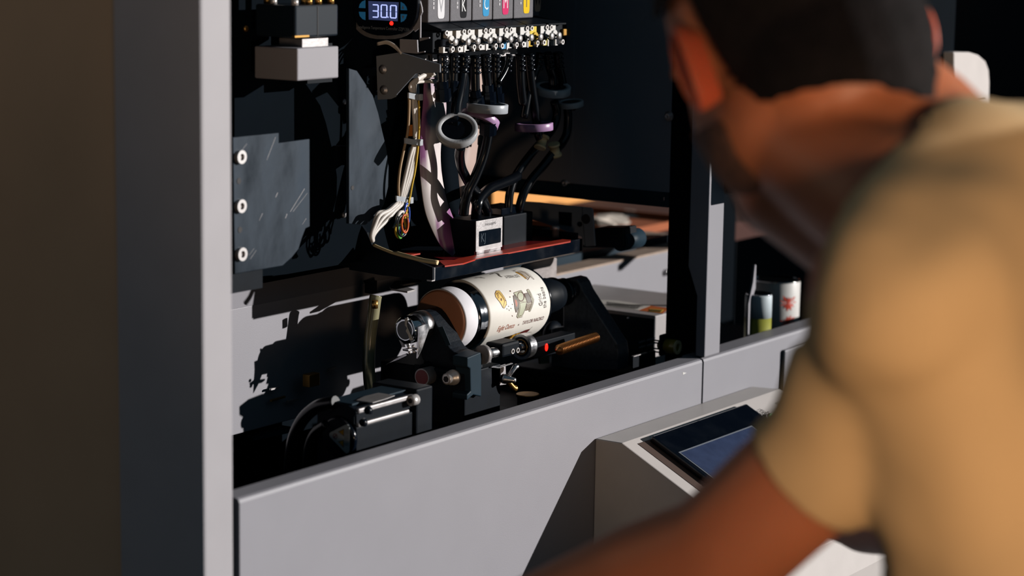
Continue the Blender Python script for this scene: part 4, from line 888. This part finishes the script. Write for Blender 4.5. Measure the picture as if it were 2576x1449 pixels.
# ---- stepper motor lower left
MX0 = .231
mt_ = at(897, 1032, 'Y', .05)
t = thing('drive_motor', 'black drive motor with machined top and a triangular warning sticker', 'motor', (mt_.x, .05, -.124))
x0 = mt_.x; zt3 = mt_.z; x1 = at(1040, 1000, 'Y', .05).x
prof = [(.05, -.03), (.05, zt3-.018), (.053, zt3-.015), (.053, zt3-.007), (.05, zt3-.003), (.052, zt3), (.060, zt3+.003), (.078, zt3+.0045), (.092, zt3+.001), (.100, zt3-.009), (.100, -.03)]
B().prism([(x0, y, z) for y, z in prof], (x1-x0, 0, 0)).build('motor_body', 'black', t, .0006)
B().box((x0+.002, .0485, zt3-.004), (x1, .053, zt3+.001)).build('upper_rib', 'steel_dull', t, .0012)
B().box((x0+.002, .0485, zt3-.0175), (x1-.008, .053, zt3-.0135)).build('lower_rib', 'steel_dull', t, .0012)
B().box((x0+.002, .0515, zt3-.0135), (x1-.004, .055, zt3-.004)).build('side_channel', 'black', t)
B().box((x0+.003, .058, zt3+.0025), (x1-.002, .090, zt3+.0046)).build('top_plate', 'slate2', t, .0006)
B().box((x1, .046, -.03), (x1+.028, .104, zt3+.006)).build('front_flange', 'black', t, .002)
slab(a7([(850, 822), (905, 795), (1000, 772), (1108, 790), (1050, 812), (960, 838)]), 'Z', zt3+.0056, .0008, 'type_plate', 'steel_dull', t)
q = at(*a7([(1212, 828)])[0], 'X', x1-.010)
B().lathe(q, AX, [(0, .0045), (.0005, .0055), (.010, .0055)], 24).build('cap_screw', 'screw_w', t)
B().lathe(q-AX*.0004, AX, [(0, .003), (.0005, .003)], 6).build('hex_socket', 'ink', t)
for p in ((935, 210), (1530, 460), (1620, 240)):
    q = at(*d3([p])[0], 'X', x0); B().lathe(q-AX*.001, AX, [(0, .0035), (.004, .0045)], 16).build('corner_screw', 'black_gloss', t)
q = at(*d3([(1130, 720)])[0], 'X', x0); B().lathe(q-AX*.004, AX, [(0, .019), (.001, .0205), (.004, .0215)], 48).build('end_boss', 'black_gloss', t)
SX = x0-.0045
st = slab(d3([(935, 650), (960, 630), (1225, 498), (1265, 492), (1298, 530), (1300, 600), (1295, 960), (1285, 1000), (1250, 1018), (1215, 1000), (950, 725), (930, 690)]), 'X', SX, .0005, 'warning_sticker', mat('sticker', (196, 204, 206), .4), t)
for px in ([(1088, 622), (1195, 570), (1195, 705)], [(1088, 800), (1190, 775), (1190, 915)]):
    o = slab(d3(px), 'X', SX-.0003, .0003, 'warning_triangle', 'ink', st)
    cx_ = sum(p[0] for p in px)/3; cy_ = sum(p[1] for p in px)/3
    slab(d3([(cx_+(p[0]-cx_)*.72, cy_+(p[1]-cy_)*.72) for p in px]), 'X', SX-.0006, .0003, 'warning_triangle', mat('warning_amber', (196, 150, 30), .5), st)
q = at(*d3([(1040, 705)])[0], 'X', SX-.0003)
B().ring(q, -AX, .0027, .0021, .0003, 28).build('red_ring', 'darkred', st)
B().prism([q+Vector((0, y, z)) for y, z in ((-.0018, .0012), (-.0012, .0018), (.0018, -.0012), (.0012, -.0018))], (-.0003, 0, 0)).build('red_bar', 'darkred', st)
b = B()
for r_ in range(3):
    for k in range(9):
        p = at(*d3([(1222+r_*26, 590+k*36)])[0], 'X', SX-.0003); b.box(p, p+Vector((-.0002, .0006, .0013*(.6+.4*((k*7+r_*3) % 3)))))
b.build('sticker_print', 'ctrltext', st)
hs = B()
hs.tube([at(*p, 'X', x0+.002) for p in ((845, 1012), (800, 1022), (764, 1052), (742, 1095), (732, 1150), (728, 1230))], .0066, 12, 8)
hs.tube([at(*p, 'X', x0-.004) for p in ((820, 1066), (790, 1090), (775, 1130), (768, 1200))], .0045, 12, 8)
tag(hs.build('motor_cable', 'rubber'), 'thick black cables arching down behind the drive motor', 'cable')
# clear tube
t = thing('clear_tube', 'upright pale clear plastic tube with a brass fitting in its top', 'tube', at(933, 985, 'Y', .2))
tp_ = [at(*p, 'Y', .2) for p in a7([(950, 790), (938, 690), (932, 560), (942, 400), (962, 250), (975, 150), (981, 118)])]
B().tube(tp_, .0068, 20, 6).build('tube_wall', 'amber_tube', t)
q = at(*a7([(974, 178)])[0], 'Y', .193); B().cyl(q-Vector((0, 0, .004)), q+Vector((0, 0, .005)), .0035).build('brass_fitting', 'brass', t)
B().box((tp_[0].x-.01, .195, -.125), (tp_[0].x+.01, .21, tp_[0].z)).build('base', 'black', t)
# small parts at far lower left
t = thing('lower_left_bracket', 'dark sheet bracket and small brass clip on the bay floor, far left', 'bracket', at(640, 1100, 'Y', .12))
slab(a7([(30, 1055), (150, 1080), (470, 1010), (300, 985), (30, 1000)]), 'Z', -.045, .003, 'shelf', 'slate2', t)
q = at(*a7([(568, 685)])[0], 'Y', .245); B().box((q.x-.009, .245, q.z-.0075), (q.x+.009, .255, q.z+.0065)).build('brass_clip', 'brass', t, .0008)
for a, b_ in (((275, 745), (330, 738)), ((278, 822), (372, 800)), ((390, 828), (460, 820)), ((662, 612), (718, 602))):
    slab(a7([(a[0], a[1]), (b_[0], b_[1]-6), (b_[0], b_[1]+6), (a[0], a[1]+12)]), 'Y', .262, .003, 'clip', 'steel_dull' if a[0] != 278 else 'brass', t)
B().box((.10, .12, -.125), (.14, .2, -.048)).build('foot', 'black', t)

# ---- power supply box
PXc = .9; pc = at(1649, 795, 'X', PXc); py = at(1533, 779, 'X', PXc).y
t = thing('power_supply', 'grey sheet metal power supply box with white and orange labels on top', 'power supply', (PXc, pc.y, -.12))
pz = pc.z; pw = at(1521, 741, 'Z', pz)
PW = .16
B().box((PXc, pc.y, -.10), (PXc+PW, pc.y+.26, pz)).build('case', mat('psu_grey', (176, 170, 170), .5, var=.05, scale=40), t, .0015)
B().box((PXc-.0008, pc.y+.001, -.10), (PXc, pc.y+.26, pz-.004)).build('side_shade_skin', 'black', t)  # black skin puts the unlit side's shade into colour over the grey case
for y0, y1, dz in ((900, 925, 0), (978, 1010, 1)):
    for xa_, xb_ in ((1010, 1105), (1128, 1255)):
        slab(b7([(xa_, y0+60-(xa_-1010)*.27), (xb_, y0+60-(xb_-1010)*.27-0), (xb_, y0+60-(xb_-1010)*.27+26), (xa_, y0+60-(xa_-1010)*.27+28)]), 'X', PXc-.0016, .0006, 'vent_slot', 'slate', t)
q = at(*b7([(850, 603)])[0], 'X', PXc-.001); B().ball(q, .0018).build('screw', 'steel', t)
def lab(px, name, m, dz=.0003, par=t): return slab(b7(px), 'Z', pz+dz, .0003, name, m, par)
lw = lab([(400, 325), (500, 330), (690, 340), (1185, 415), (1000, 485), (640, 440), (500, 428), (400, 420)], 'rating_label', 'label_white')
lo = lab([(1187, 416), (1460, 452), (1370, 535), (1003, 487)], 'warning_label', 'label_orange')
lab([(1175, 462), (1390, 475), (1340, 515), (1165, 505)], 'yellow_panel', mat('yellow_label', (214, 170, 60), .6), .0006, lo)
b = B(); random.seed(5)
def rowpt(u, v):
    A_ = (500+u*(1150-500), 345+u*(425-345)); D_ = (500+u*(985-500), 422+u*(476-422)); return (A_[0]+(D_[0]-A_[0])*v, A_[1]+(D_[1]-A_[1])*v)
for r_ in range(6):
    u = .04
    while u < .92:
        du = random.uniform(.02, .07); v = .1+r_*.15
        if u+du < .94: b.prism(poly(b7([rowpt(u, v), rowpt(u+du, v), rowpt(u+du, v+.06), rowpt(u, v+.06)]), 'Z', pz+.0005), (0, 0, .0001))
        u += du+.012
b.build('label_print', 'ink', lw)
b = B()
for k in range(7):
    p0 = 1195+k*24; b.prism(poly(b7([(p0, 472+k*2), (p0+14, 473+k*2), (p0+8, 500+k), (p0-6, 499+k)]), 'Z', pz+.0009), (0, 0, .0001))
b.build('label_print', 'ink', lo)
# ---- yellow roller stop with its toothed bracket
t = thing('roller_stop', 'yellow transparent roller stop with a white ring by the right post', 'roller', at(1690, 870, 'X', .84))
ya = at(*b2([(150, 1320)])[0], 'X', .838); yb = at(*b2([(270, 1340)])[0], 'X', .838); d = Vector((0, -1, 0))
Lr = (ya.y-yb.y)
B().lathe(Vector((.838, ya.y, ya.z)), d, [(0, .0080), (.001, .0090), (Lr*.95, .0090), (Lr, .0084)], 36).build('roller_body', 'yellow', t)
B().ring(Vector((.838, yb.y+.006, ya.z)), d, .0086, .0050, .0075, 36).build('end_ring', 'ivory', t)
B().cyl((.838, ya.y+.01, ya.z), (.838, yb.y+.003, ya.z), .0045).build('core', 'ivory', t)
B().box((.830, ya.y+.001, ya.z-.012), (.846, ya.y+.006, ya.z+.014)).build('bracket', 'black', t, .002)
for dz in (-.008, -.004, .003, .006): B().box((.8285, ya.y+.001, ya.z+dz), (.830, ya.y+.012, ya.z+dz+.0016)).build('tooth', 'black', t)
B().box((.846, ya.y+.001, ya.z-.008), (.86, ya.y+.006, ya.z+.004)).build('arm', 'black', t)

# ---- cans in the right bay
t = thing('flower_can', 'taller white can printed with red flowers in the right bay', 'can', at(1955, 860, 'Y', .12))
ce = at(1953, 702, 'Y', .12); cl = at(1903, 702, 'Y', .12); cr = at(2003, 702, 'Y', .12); R_ = abs((cr-cl).dot(Vector(_R)))/2
gz = -.06
B().lathe((ce.x, .12, gz), (0, 0, 1), [(0, R_*.93), (.003, R_), (ce.z-gz-.003, R_), (ce.z-gz, R_*.97)], 48, cap=False).build('can_body', 'white', t)
B().lathe((ce.x, .12, ce.z-.004), (0, 0, 1), [(0, R_*.9), (.001, R_*.93), (.0045, R_*.95), (.0045, R_*.99), (.003, R_*1.005)], 48).build('can_rim', 'chrome', t)
fl = mat('red_flower', (236, 74, 44), .5)
def flower(px, py_, s, seed):
    random.seed(seed); b = B(); d_ = ray(px, py_); o = C; a = d_[0]**2+d_[1]**2; bb = 2*((o[0]-ce.x)*d_[0]+(o[1]-.12)*d_[1]); cc = (o[0]-ce.x)**2+(o[1]-.12)**2-(R_+.0004)**2
    k = (-bb-sqrt(max(0, bb*bb-4*a*cc)))/(2*a); p = o+d_*k; th0 = atan2(p[1]-.12, p[0]-ce.x); z0_ = p[2]
    def wc(u, v): th = th0+u/R_; return Vector((ce.x+(R_+.0004)*cos(th), .12+(R_+.0004)*sin(th), z0_+v))
    for i in range(11):
        an = 2*pi*i/11; L_ = s*random.uniform(.7, 1.3); wd = .22
        P = [(0, 0), (L_*.6*cos(an-wd), L_*.6*sin(an-wd)), (L_*cos(an), L_*sin(an)), (L_*.6*cos(an+wd), L_*.6*sin(an+wd))]
        b.add([wc(*q) for q in P], [(0, 1, 2, 3)])
    b.add([wc(-s*.05, 0), wc(-s*2.0, .001), wc(-s*2.0, .0018), wc(-s*.05, .002)], [(0, 1, 2, 3)])
    b.build('flower_print', fl, t)
flower(1984, 762, .0115, 2); flower(1983, 812, .0115, 6)
t = thing('green_can', 'smaller white can with olive green lower half in front of the flower can', 'can', at(1925, 860, 'Y', .06))
gr = at(1937, 740, 'Y', .05); gl = at(1880, 740, 'Y', .05); rr_ = abs((gr-gl).dot(Vector(_R)))/2; gx = (gr.x+gl.x)/2; zt4 = at(1915, 738, 'Y', .05).z; zm = at(1915, 795, 'Y', .05).z
B().lathe((gx, .05, gz), (0, 0, 1), [(0, rr_*.95), (.003, rr_), (zm-gz, rr_)], 40).build('green_band', mat('olive_print', (164, 164, 60), .5), t)
B().lathe((gx, .05, zm), (0, 0, 1), [(0, rr_), (zt4-zm-.002, rr_), (zt4-zm, rr_*.96)], 40).build('white_band', mat('cool_white', (214, 226, 232), .5), t)
B().lathe((gx, .05, zt4), (0, 0, 1), [(0, rr_*.96), (.0015, rr_*.94), (.001, rr_*.85)], 40).build('can_rim', 'chrome', t)
t = thing('can_shelf', 'black shelf carrying the two cans in the right bay', 'shelf', (1.2, .15, -.1))
B().box((1.075, .032, gz-.006), (1.355, .295, gz)).build('shelf_board', 'black', t)

# ------------------------------------------------------------------ operator console
A_ = at(1496, 1103.5, 'Y', 0); QX = A_.x
Bq = at(1563, 1114.5, 'X', QX); Eq = at(1722, 1236, 'X', QX)
sl = (Eq.z-Bq.z)/(Eq.y-Bq.y)                     # slope of the sloping face
YF = -.235; ZF = Bq.z+sl*(YF-Bq.y)
XR = at(1890.7, 970.9, 'Y', 0).x; XR2 = at(1960.5, 980, 'Y', Bq.y).x
t = thing('control_console', 'warm white control console with a sloping face below the machine sill', 'control panel', (QX, -.1, -.6))
zz = A_.z
v = [(QX, 0, -.5), (QX, 0, zz), (QX, Bq.y, Bq.z), (QX, YF, ZF), (QX, YF-.002, ZF-.05), (QX, -.16, -.5),
     (XR2+.05, 0, -.5), (XR, 0, zz), (XR2, Bq.y, Bq.z), (XR2+.12, YF, ZF), (XR2+.12, YF-.002, ZF-.05), (XR2+.05, -.16, -.5)]
v = [(a, b_-.0006, c) for a, b_, c in v]
B().add(v, [(0, 1, 2, 3, 4, 5), (11, 10, 9, 8, 7, 6), (0, 6, 7, 1), (1, 7, 8, 2), (2, 8, 9, 3), (3, 9, 10, 4), (4, 10, 11, 5), (5, 11, 6, 0)]).build('housing', 'white_paint', t, .0015)
nS = Vector((0, -sl*-1, 1)); dS = Vector((0, -1, -sl)).normalized(); nS = Vector((1, 0, 0)).cross(dS)
if nS.z < 0: nS = -nS
P0 = Vector(Bq)
def onS(x, y, lift=0.0):
    d = Vector(ray(x, y)); o = Vector(C); k = ((P0+nS*lift)-o).dot(nS)/d.dot(nS); return o+d*k
# screen bezel
k1 = onS(*b3([(700, 772)])[0]); k2 = onS(*b3([(1562, 470)])[0]); k0 = onS(*b3([(590, 785)])[0])
bw0 = k1.x; bw1 = k2.x; s0_ = (k1-P0).dot(dS); sEnd = .155
def sp(x, s, l): return Vector((x, P0.y, P0.z))+dS*s+nS*l
def plate(x0, x1, s0, s1, l0, l1, name, m, par, bev=0):
    b = B(); b.prism([sp(x0, s0, l1), sp(x1, s0, l1), sp(x1, s1, l1), sp(x0, s1, l1)], nS*(l0-l1)); return b.build(name, m, par, bev)
s0_ = .011
plate(k0.x, bw1+.001, s0_-.002, sEnd+.006, 0, .0008, 'screen_recess', mat('recess_brown', (92, 74, 66), .6), t)
bz = plate(bw0, bw1, s0_, sEnd, .0008, .0085, 'screen_bezel', 'black_gloss', t, .002)
i1 = onS(*b3([(965, 858)])[0], .009); i2 = onS(*b3([(1635, 618)])[0], .009); si = ((i1+i2)/2-P0).dot(dS)
plate(i1.x, i2.x, si, sEnd-.02, .0085, .0089, 'screen_edge', 'slate', bz)
plate(i1.x+.0022, i2.x-.0022, si+.0022, sEnd-.0222, .0089, .0092, 'touch_screen', 'screen', bz)
def ctext(s, xy, size, m='ink', shear=0):
    c = onS(*xy, .0004); text_on(s, size, lambda x, y: c+Vector((x, 0, 0))-dS*y, 'lettering', m, t, shear)
ctext('启动', d4([(465, 840)])[0], .0115); ctext('START', d4([(655, 955)])[0], .0105)
ctext('暂停', d4([(1300, 545)])[0], .0115); ctext('STOP', d4([(1480, 690)])[0], .0105)
q = onS(*d4([(960, 1140)])[0]); bt = B().lathe(q, nS, [(0, .0105), (.0035, .0105), (.004, .0095)], 32).build('start_button', 'steel', t)
B().lathe(q, nS, [(.004, .0075), (.0055, .007)], 32).build('button_lens', mat('green_lens', (190, 235, 196), .3, emit=(120, 210, 130), estr=.3), bt)
q2 = onS(*d4([(1700, 900)])[0]); bt = B().lathe(q2, nS, [(0, .0105), (.0035, .0105), (.004, .0095)], 32).build('stop_button', 'steel', t)
B().lathe(q2, nS, [(.004, .0075), (.0055, .007)], 32).build('button_lens', 'darkred', bt)

# ------------------------------------------------------------------ the man at the machine
def dens(a, b, ra, rb, n):
    return [(a.lerp(b, i/n), ra+(rb-ra)*i/n) for i in range(n+1)]
def blob(parts, voxel, name, m, parent, smooth=8, cut=None, solid=0, sharpcol=None):
    """grow one continuous surface round the ellipsoids and limbs in parts"""
    b = B()
    for p in parts:
        if p[0] == 'e':
            _, c, rad, rot = p
            n = len(b.v); b.ball((0, 0, 0), 1, seg=20); Rm = rot if rot is not None else Matrix.Identity(3)
            for i in range(n, len(b.v)): b.v[i] = Vector(c)+Rm @ Vector((b.v[i].x*rad[0], b.v[i].y*rad[1], b.v[i].z*rad[2]))
        else:
            _, pts = p
            for (a, ra), (c, rc) in zip(pts[:-1], pts[1:]):
                a = Vector(a); c = Vector(c); L = (c-a).length
                prof = [(-ra*cos(k*pi/8), max(1e-4, ra*sin(k*pi/8))) for k in range(0, 4)] + [(0, ra), (L, rc)] + [(L+rc*sin(k*pi/8), max(1e-4, rc*cos(k*pi/8))) for k in range(1, 5)]
                b.lathe(a, c-a, prof, 16)
    o = b.build(name, m, parent)
    r = o.modifiers.new('r', 'REMESH'); r.mode = 'VOXEL'; r.voxel_size = voxel; r.use_smooth_shade = True
    s_ = o.modifiers.new('s', 'SMOOTH'); s_.iterations = smooth; s_.factor = .6
    dg = bpy.context.evaluated_depsgraph_get(); me = bpy.data.meshes.new_from_object(o.evaluated_get(dg))
    o.modifiers.clear(); o.data = me; me.name = name
    if cut:
        org = ORG[o]; bm = bmesh.new(); bm.from_mesh(me)
        for f in [f for f in bm.faces if cut(f.calc_center_median()+org)]: bm.faces.remove(f)
        for v in [v for v in bm.verts if not v.link_faces]: bm.verts.remove(v)
        for _ in range(9): bmesh.ops.smooth_vert(bm, verts=[v for v in bm.verts if v.is_boundary], factor=.5, use_axis_x=True, use_axis_y=True, use_axis_z=True)
        bm.to_mesh(me); bm.free()
    if solid:
        so_ = o.modifiers.new('solid', 'SOLIDIFY'); so_.thickness = solid; so_.offset = -1
    for p in me.polygons: p.use_smooth = True
    me.materials.clear(); me.materials.append(M[m] if isinstance(m, str) else m)
    return o
M['skin'] = mat('warm_skin', (200, 120, 82), .5, sss=.35, var=.08, scale=14, bump=.15, bscale=160)
M['ear'] = mat('thin_ear_skin', (214, 96, 62), .5, sss=.8, sssc=(1, .2, .08))
M['hair'] = mat('dark_brown_hair', (22, 17, 17), .8, spec=.15, var=.3, scale=90, bump=.8, bscale=260)
M['stubble'] = mat('dark_stubble', (94, 62, 48), .8, var=.4, scale=160, bump=.8, bscale=400)
M['shirt'] = mat('tan_cotton', (230, 190, 138), .85, var=.04, scale=8, bump=.25, bscale=14)
M['trousers'] = mat('dark_trousers', (48, 40, 42), .85)
fw = Vector((.57, .82, 0)).normalized(); lf = Vector((-fw.y, fw.x, 0)).normalized()
yawM = Matrix((( -lf.x, fw.x, 0), (-lf.y, fw.y, 0), (0, 0, 1)))     # local x = right, y = forward, z = up
SH = Vector(_R)*-.012+Vector((0, 0, .003))
HC = Vector((-.132, -.618, .436))+Vector(_R)*-.015
Rh = yawM @ Matrix.Rotation(radians(-30), 3, 'X') @ Matrix.Rotation(radians(-8), 3, 'Y')
def h(x, y, z): return HC + Rh @ Vector((x, y, z))
man = thing('person', 'man in a tan t-shirt with short dark hair leaning over the machine, seen from behind', 'person', (-.15, -.95, -1.1))
C7 = Vector((-.150, -.742, .372))
SL = Vector((-.272, -.762, .300)); SR = Vector((.055, -.86, .315))
M1 = atd(2225, 830, 1.38); ML = atd(2135, 1095, 1.41); EL = atd(1805, 1400, 1.46); WL = atd(1200, 1610, 1.58); HL = atd(1010, 1650, 1.62)
ER = Vector((.175, -.70, .07)); WR = Vector((.27, -.48, .0)); HR = Vector((.30, -.415, -.01))
PV = Vector((-.02, -1.02, -.16)); CH = Vector((-.09, -.86, .17)); WA = Vector((-.05, -.97, .0))
HipL = PV - Vector((.09, -.03, .04)); HipR = PV + Vector((.09, -.03, -.04))
KL = Vector((-.13, -.93, -.60)); KR = Vector((.10, -.96, -.60)); FL = Vector((-.13, -1.0, -1.03)); FR = Vector((.12, -1.03, -1.03))
for v_ in (C7, SL, SR): v_ += SH
CH += Vector(_R)*-.02; WA += Vector(_R)*-.075; PV += Vector(_R)*-.06
P = []
P += [('e', h(0, -.012, .025), (.076, .098, .088), Rh), ('e', h(0, .020, -.030), (.066, .078, .082), Rh), ('e', h(0, .058, -.078), (.040, .036, .034), Rh),
      ('e', h(0, -.045, -.03), (.062, .055, .06), Rh), ('e', h(.052, .005, -.055), (.018, .045, .04), Rh), ('e', h(-.052, .005, -.055), (.018, .045, .04), Rh),
      ('e', h(0, .098, -.020), (.013, .022, .020), Rh), ('e', h(0, .088, .012), (.010, .014, .022), Rh), ('e', h(0, .088, -.062), (.024, .012, .010), Rh),
      ('e', h(-.030, .078, .022), (.022, .012, .008), Rh), ('e', h(.030, .078, .022), (.022, .012, .008), Rh)]
P += [('l', [(h(0, -.022, -.055), .058), (HC.lerp(C7, .62)+Vector((0, 0, -.028)), .066), (C7+Vector((.0, .015, -.03)), .066)]), ('l', [(h(-.01, .025, -.085), .048), (Vector((-.145, -.695, .325)), .064)]), ('l', [(h(-.026, -.02, -.085), .038), (C7.lerp(SL, .45)+Vector((0, .02, .0)), .05)])]
P += [('l', [(C7+Vector((0, 0, -.04)), .07), (SL+Vector((.03, 0, .0)), .055)]), ('l', [(C7+Vector((0, 0, -.04)), .07), (SR+Vector((-.03, 0, 0)), .055)]),
      ('e', CH, (.155, .105, .17), yawM), ('e', WA, (.14, .10, .16), yawM), ('e', PV, (.155, .11, .12), yawM)]
P += [('l', [(SL, .052), (M1, .045), (ML, .042), (EL, .041)]), ('l', [(EL, .041), (EL.lerp(WL, .3), .040), (WL, .026)]),
      ('l', [(SR, .056), (SR.lerp(ER, .5), .048), (ER, .040)]), ('l', [(ER, .041), (ER.lerp(WR, .3), .042), (WR, .027)]),
      ('l', [(HipL, .095), (KL, .06)]), ('l', [(KL, .06), (KL.lerp(FL, .35), .058), (FL, .042)]), ('l', [(HipR, .095), (KR, .06)]), ('l', [(KR, .06), (KR.lerp(FR, .35), .058), (FR, .042)])]
for Wp, Hp, sgn in ((WL, HL, 1), (WR, HR, -1)):
    d = (Hp-Wp).normalized(); sd = d.cross(Vector((0, 0, 1))).normalized(); up = sd.cross(d)
    P.append(('l', [(Wp, .027), (Wp+d*.02+sd*.012, .018)])); P.append(('l', [(Wp, .025), (Wp+d*.02-sd*.012, .018)]))
    for k, (o_, L_) in enumerate(((.030, .030), (.010, .034), (-.010, .032), (-.029, .025))):
        a = Wp+d*.02+sd*o_*.5; b_ = Wp+d*.082+sd*o_; c = b_+d*L_*1.1-up*.004; e = c+d*L_*.7-up*.016
        P.append(('l', [(a, .014), (b_, .0115)])); P.append(('l', [(b_, .0098), (c, .0088)])); P.append(('l', [(c, .0088), (e, .0074)]))
    th = Wp+d*.03+sd*.024*sgn; P.append(('l', [(th, .014), (th+d*.03+sd*.022*sgn-up*.006, .0115), (th+d*.056+sd*.030*sgn-up*.012, .009)]))
body = blob(P, .0055, 'body', 'skin', man, 5)
# ears, eyes
for sx in (-1, 1):
    b = B(); n = 22; ring_ = []
    base_c = Vector((sx*.074, -.006, -.012))
    out = []; inn = []
    for i in range(n):
        a_ = 2*pi*i/n; ry = .0175*(1.0+.12*sin(a_)); rz = .031 if sin(a_) > 0 else .030
        out.append((cos(a_)*ry, sin(a_)*rz))
    def ep(y, z, o_): return HC + Rh @ (base_c+Vector((sx*(o_ + max(0, -y)*.55), y-.004, z)))
    v = [ep(y*.75, z*.8, -.006) for y, z in out]+[ep(y, z, .008) for y, z in out]+[ep(y*1.0, z*1.0, .012) for y, z in out]+[ep(y*.82, z*.84, .0125) for y, z in out]+[ep(y*.62, z*.68, .006) for y, z in out]+[ep(0, .002, .001)]
    f = []
    for r_ in range(4):
        for i in range(n): f.append((r_*n+i, r_*n+(i+1) % n, (r_+1)*n+(i+1) % n, (r_+1)*n+i))
    for i in range(n): f.append((4*n+i, 4*n+(i+1) % n, 5*n))
    b.add(v, f, True); e_ = b.build('ear', 'ear', man)
    sb_ = e_.modifiers.new('sub', 'SUBSURF'); sb_.levels = 2; sb_.render_levels = 2
    B().ball(h(sx*.030, .079, .010), .0115, seg=14).build('eye', 'white', man)
    B().ball(h(sx*.030, .0868, .0095), .0048, seg=12).build('iris', 'hair', man)
# hair: a cap over the skull
def inv(p): return Rh.transposed() @ (Vector(p)-HC)
def hcut(p):
    q = inv(p)
    if abs(q.x) > .058 and q.y > -.030: lim = .036+.25*max(0, q.y)   # above and in front of the ear
    elif q.y > -.03: lim = .05+.35*max(0, q.y)
    else:
        lim = -.098+(abs(q.x-.02)*.36 if q.x < .02 else min(.088, abs(q.x-.02)*2.6)) + max(0, q.y+.055)*1.2
        lim = min(lim, .036)
    return q.z < lim or q.y > .082
hr = blob([('e', h(0, -.014, .027), (.084, .106, .096), Rh), ('e', h(0, -.046, -.05), (.072, .066, .085), Rh), ('e', h(0, -.02, -.0), (.0795, .085, .075), Rh)], .0045, 'hair', 'hair', man, 4, hcut, .004)
def scut(p):
    q = inv(p); return q.z > -.030-.45*max(0, .05-q.y)*.6 or q.y < -.006 or q.z < -.125 or (abs(q.x) < .03 and q.z > -.05 and q.y > .085)
st_ = blob([('e', h(0, .020, -.030), (.0685, .0805, .0845), Rh), ('e', h(0, .058, -.078), (.043, .0385, .037), Rh), ('e', h(.052, .005, -.055), (.0205, .0475, .0425), Rh), ('e', h(-.052, .005, -.055), (.0205, .0475, .0425), Rh)], .0045, 'beard', 'stubble', man, 4, scut, .002)
# t-shirt
SP = [('l', [(C7+Vector((0, -.004, -.045)), .082), (SL+Vector((.02, -.004, .004)), .066)]), ('l', [(C7+Vector((0, -.004, -.045)), .082), (SR+Vector((-.02, 0, .004)), .068)]),
      ('e', CH+Vector((0, -.008, 0)), (.172, .120, .185), yawM), ('e', M1.lerp(WA, .45)+Vector((0, 0, -.02)), (.10, .09, .12), yawM), ('e', WA, (.160, .120, .175), yawM), ('e', PV+Vector((0, 0, .02)), (.170, .125, .11), yawM),
      ('l', [(SL, .060), (M1, .051), (ML, .048), (ML.lerp(EL, .7), .046)]), ('l', [(SR, .070), (SR.lerp(ER, .35), .064), (SR.lerp(ER, .8), .058)]),
      ('l', [(SL+Vector((.03, -.01, -.02)), .055), (WA+Vector(_R)*-.115+Vector((0, 0, .02)), .08)])]
dL = (EL-ML).normalized(); dR = (ER-SR).normalized(); nk = (h(0, -.02, -.05)-C7).normalized()
sl0 = ML.lerp(EL, .33); sr0 = SR.lerp(ER, .70)
def shcut(p):
    p = Vector(p)
    if (p-sl0).dot(dL) > 0 and (p-sl0).length < .078: return True
    if (p-sr0).dot(dR) > 0 and (p-sr0).length < .078: return True
    if (p-(C7+nk*.008)).dot(nk) > 0 and (p-C7).length < .16: return True
    return p.z < -.22
shirt = blob(SP, .006, 'shirt', 'shirt', man, 22, shcut, .002)
tx = bpy.data.textures.new('folds', 'CLOUDS'); tx.noise_scale = .10; tx.noise_depth = 1
dm = shirt.modifiers.new('folds', 'DISPLACE'); dm.texture = tx; dm.strength = .022; dm.mid_level = .5
shirt.modifiers.move(1, 0)
# trousers and shoes
blob([('e', PV+Vector((0, 0, -.03)), (.165, .12, .12), yawM), ('l', [(HipL, .105), (KL, .072), (FL+Vector((0, 0, .03)), .062)]), ('l', [(HipR, .105), (KR, .072), (FR+Vector((0, 0, .03)), .062)])], .009, 'trousers', 'trousers', man, 6)
for Fp in (FL, FR):
    B().ball(Fp+fw*.06+Vector((0, 0, -.025)), 1, .05, .13, .045, seg=20).build('shoe', 'rubber', man)
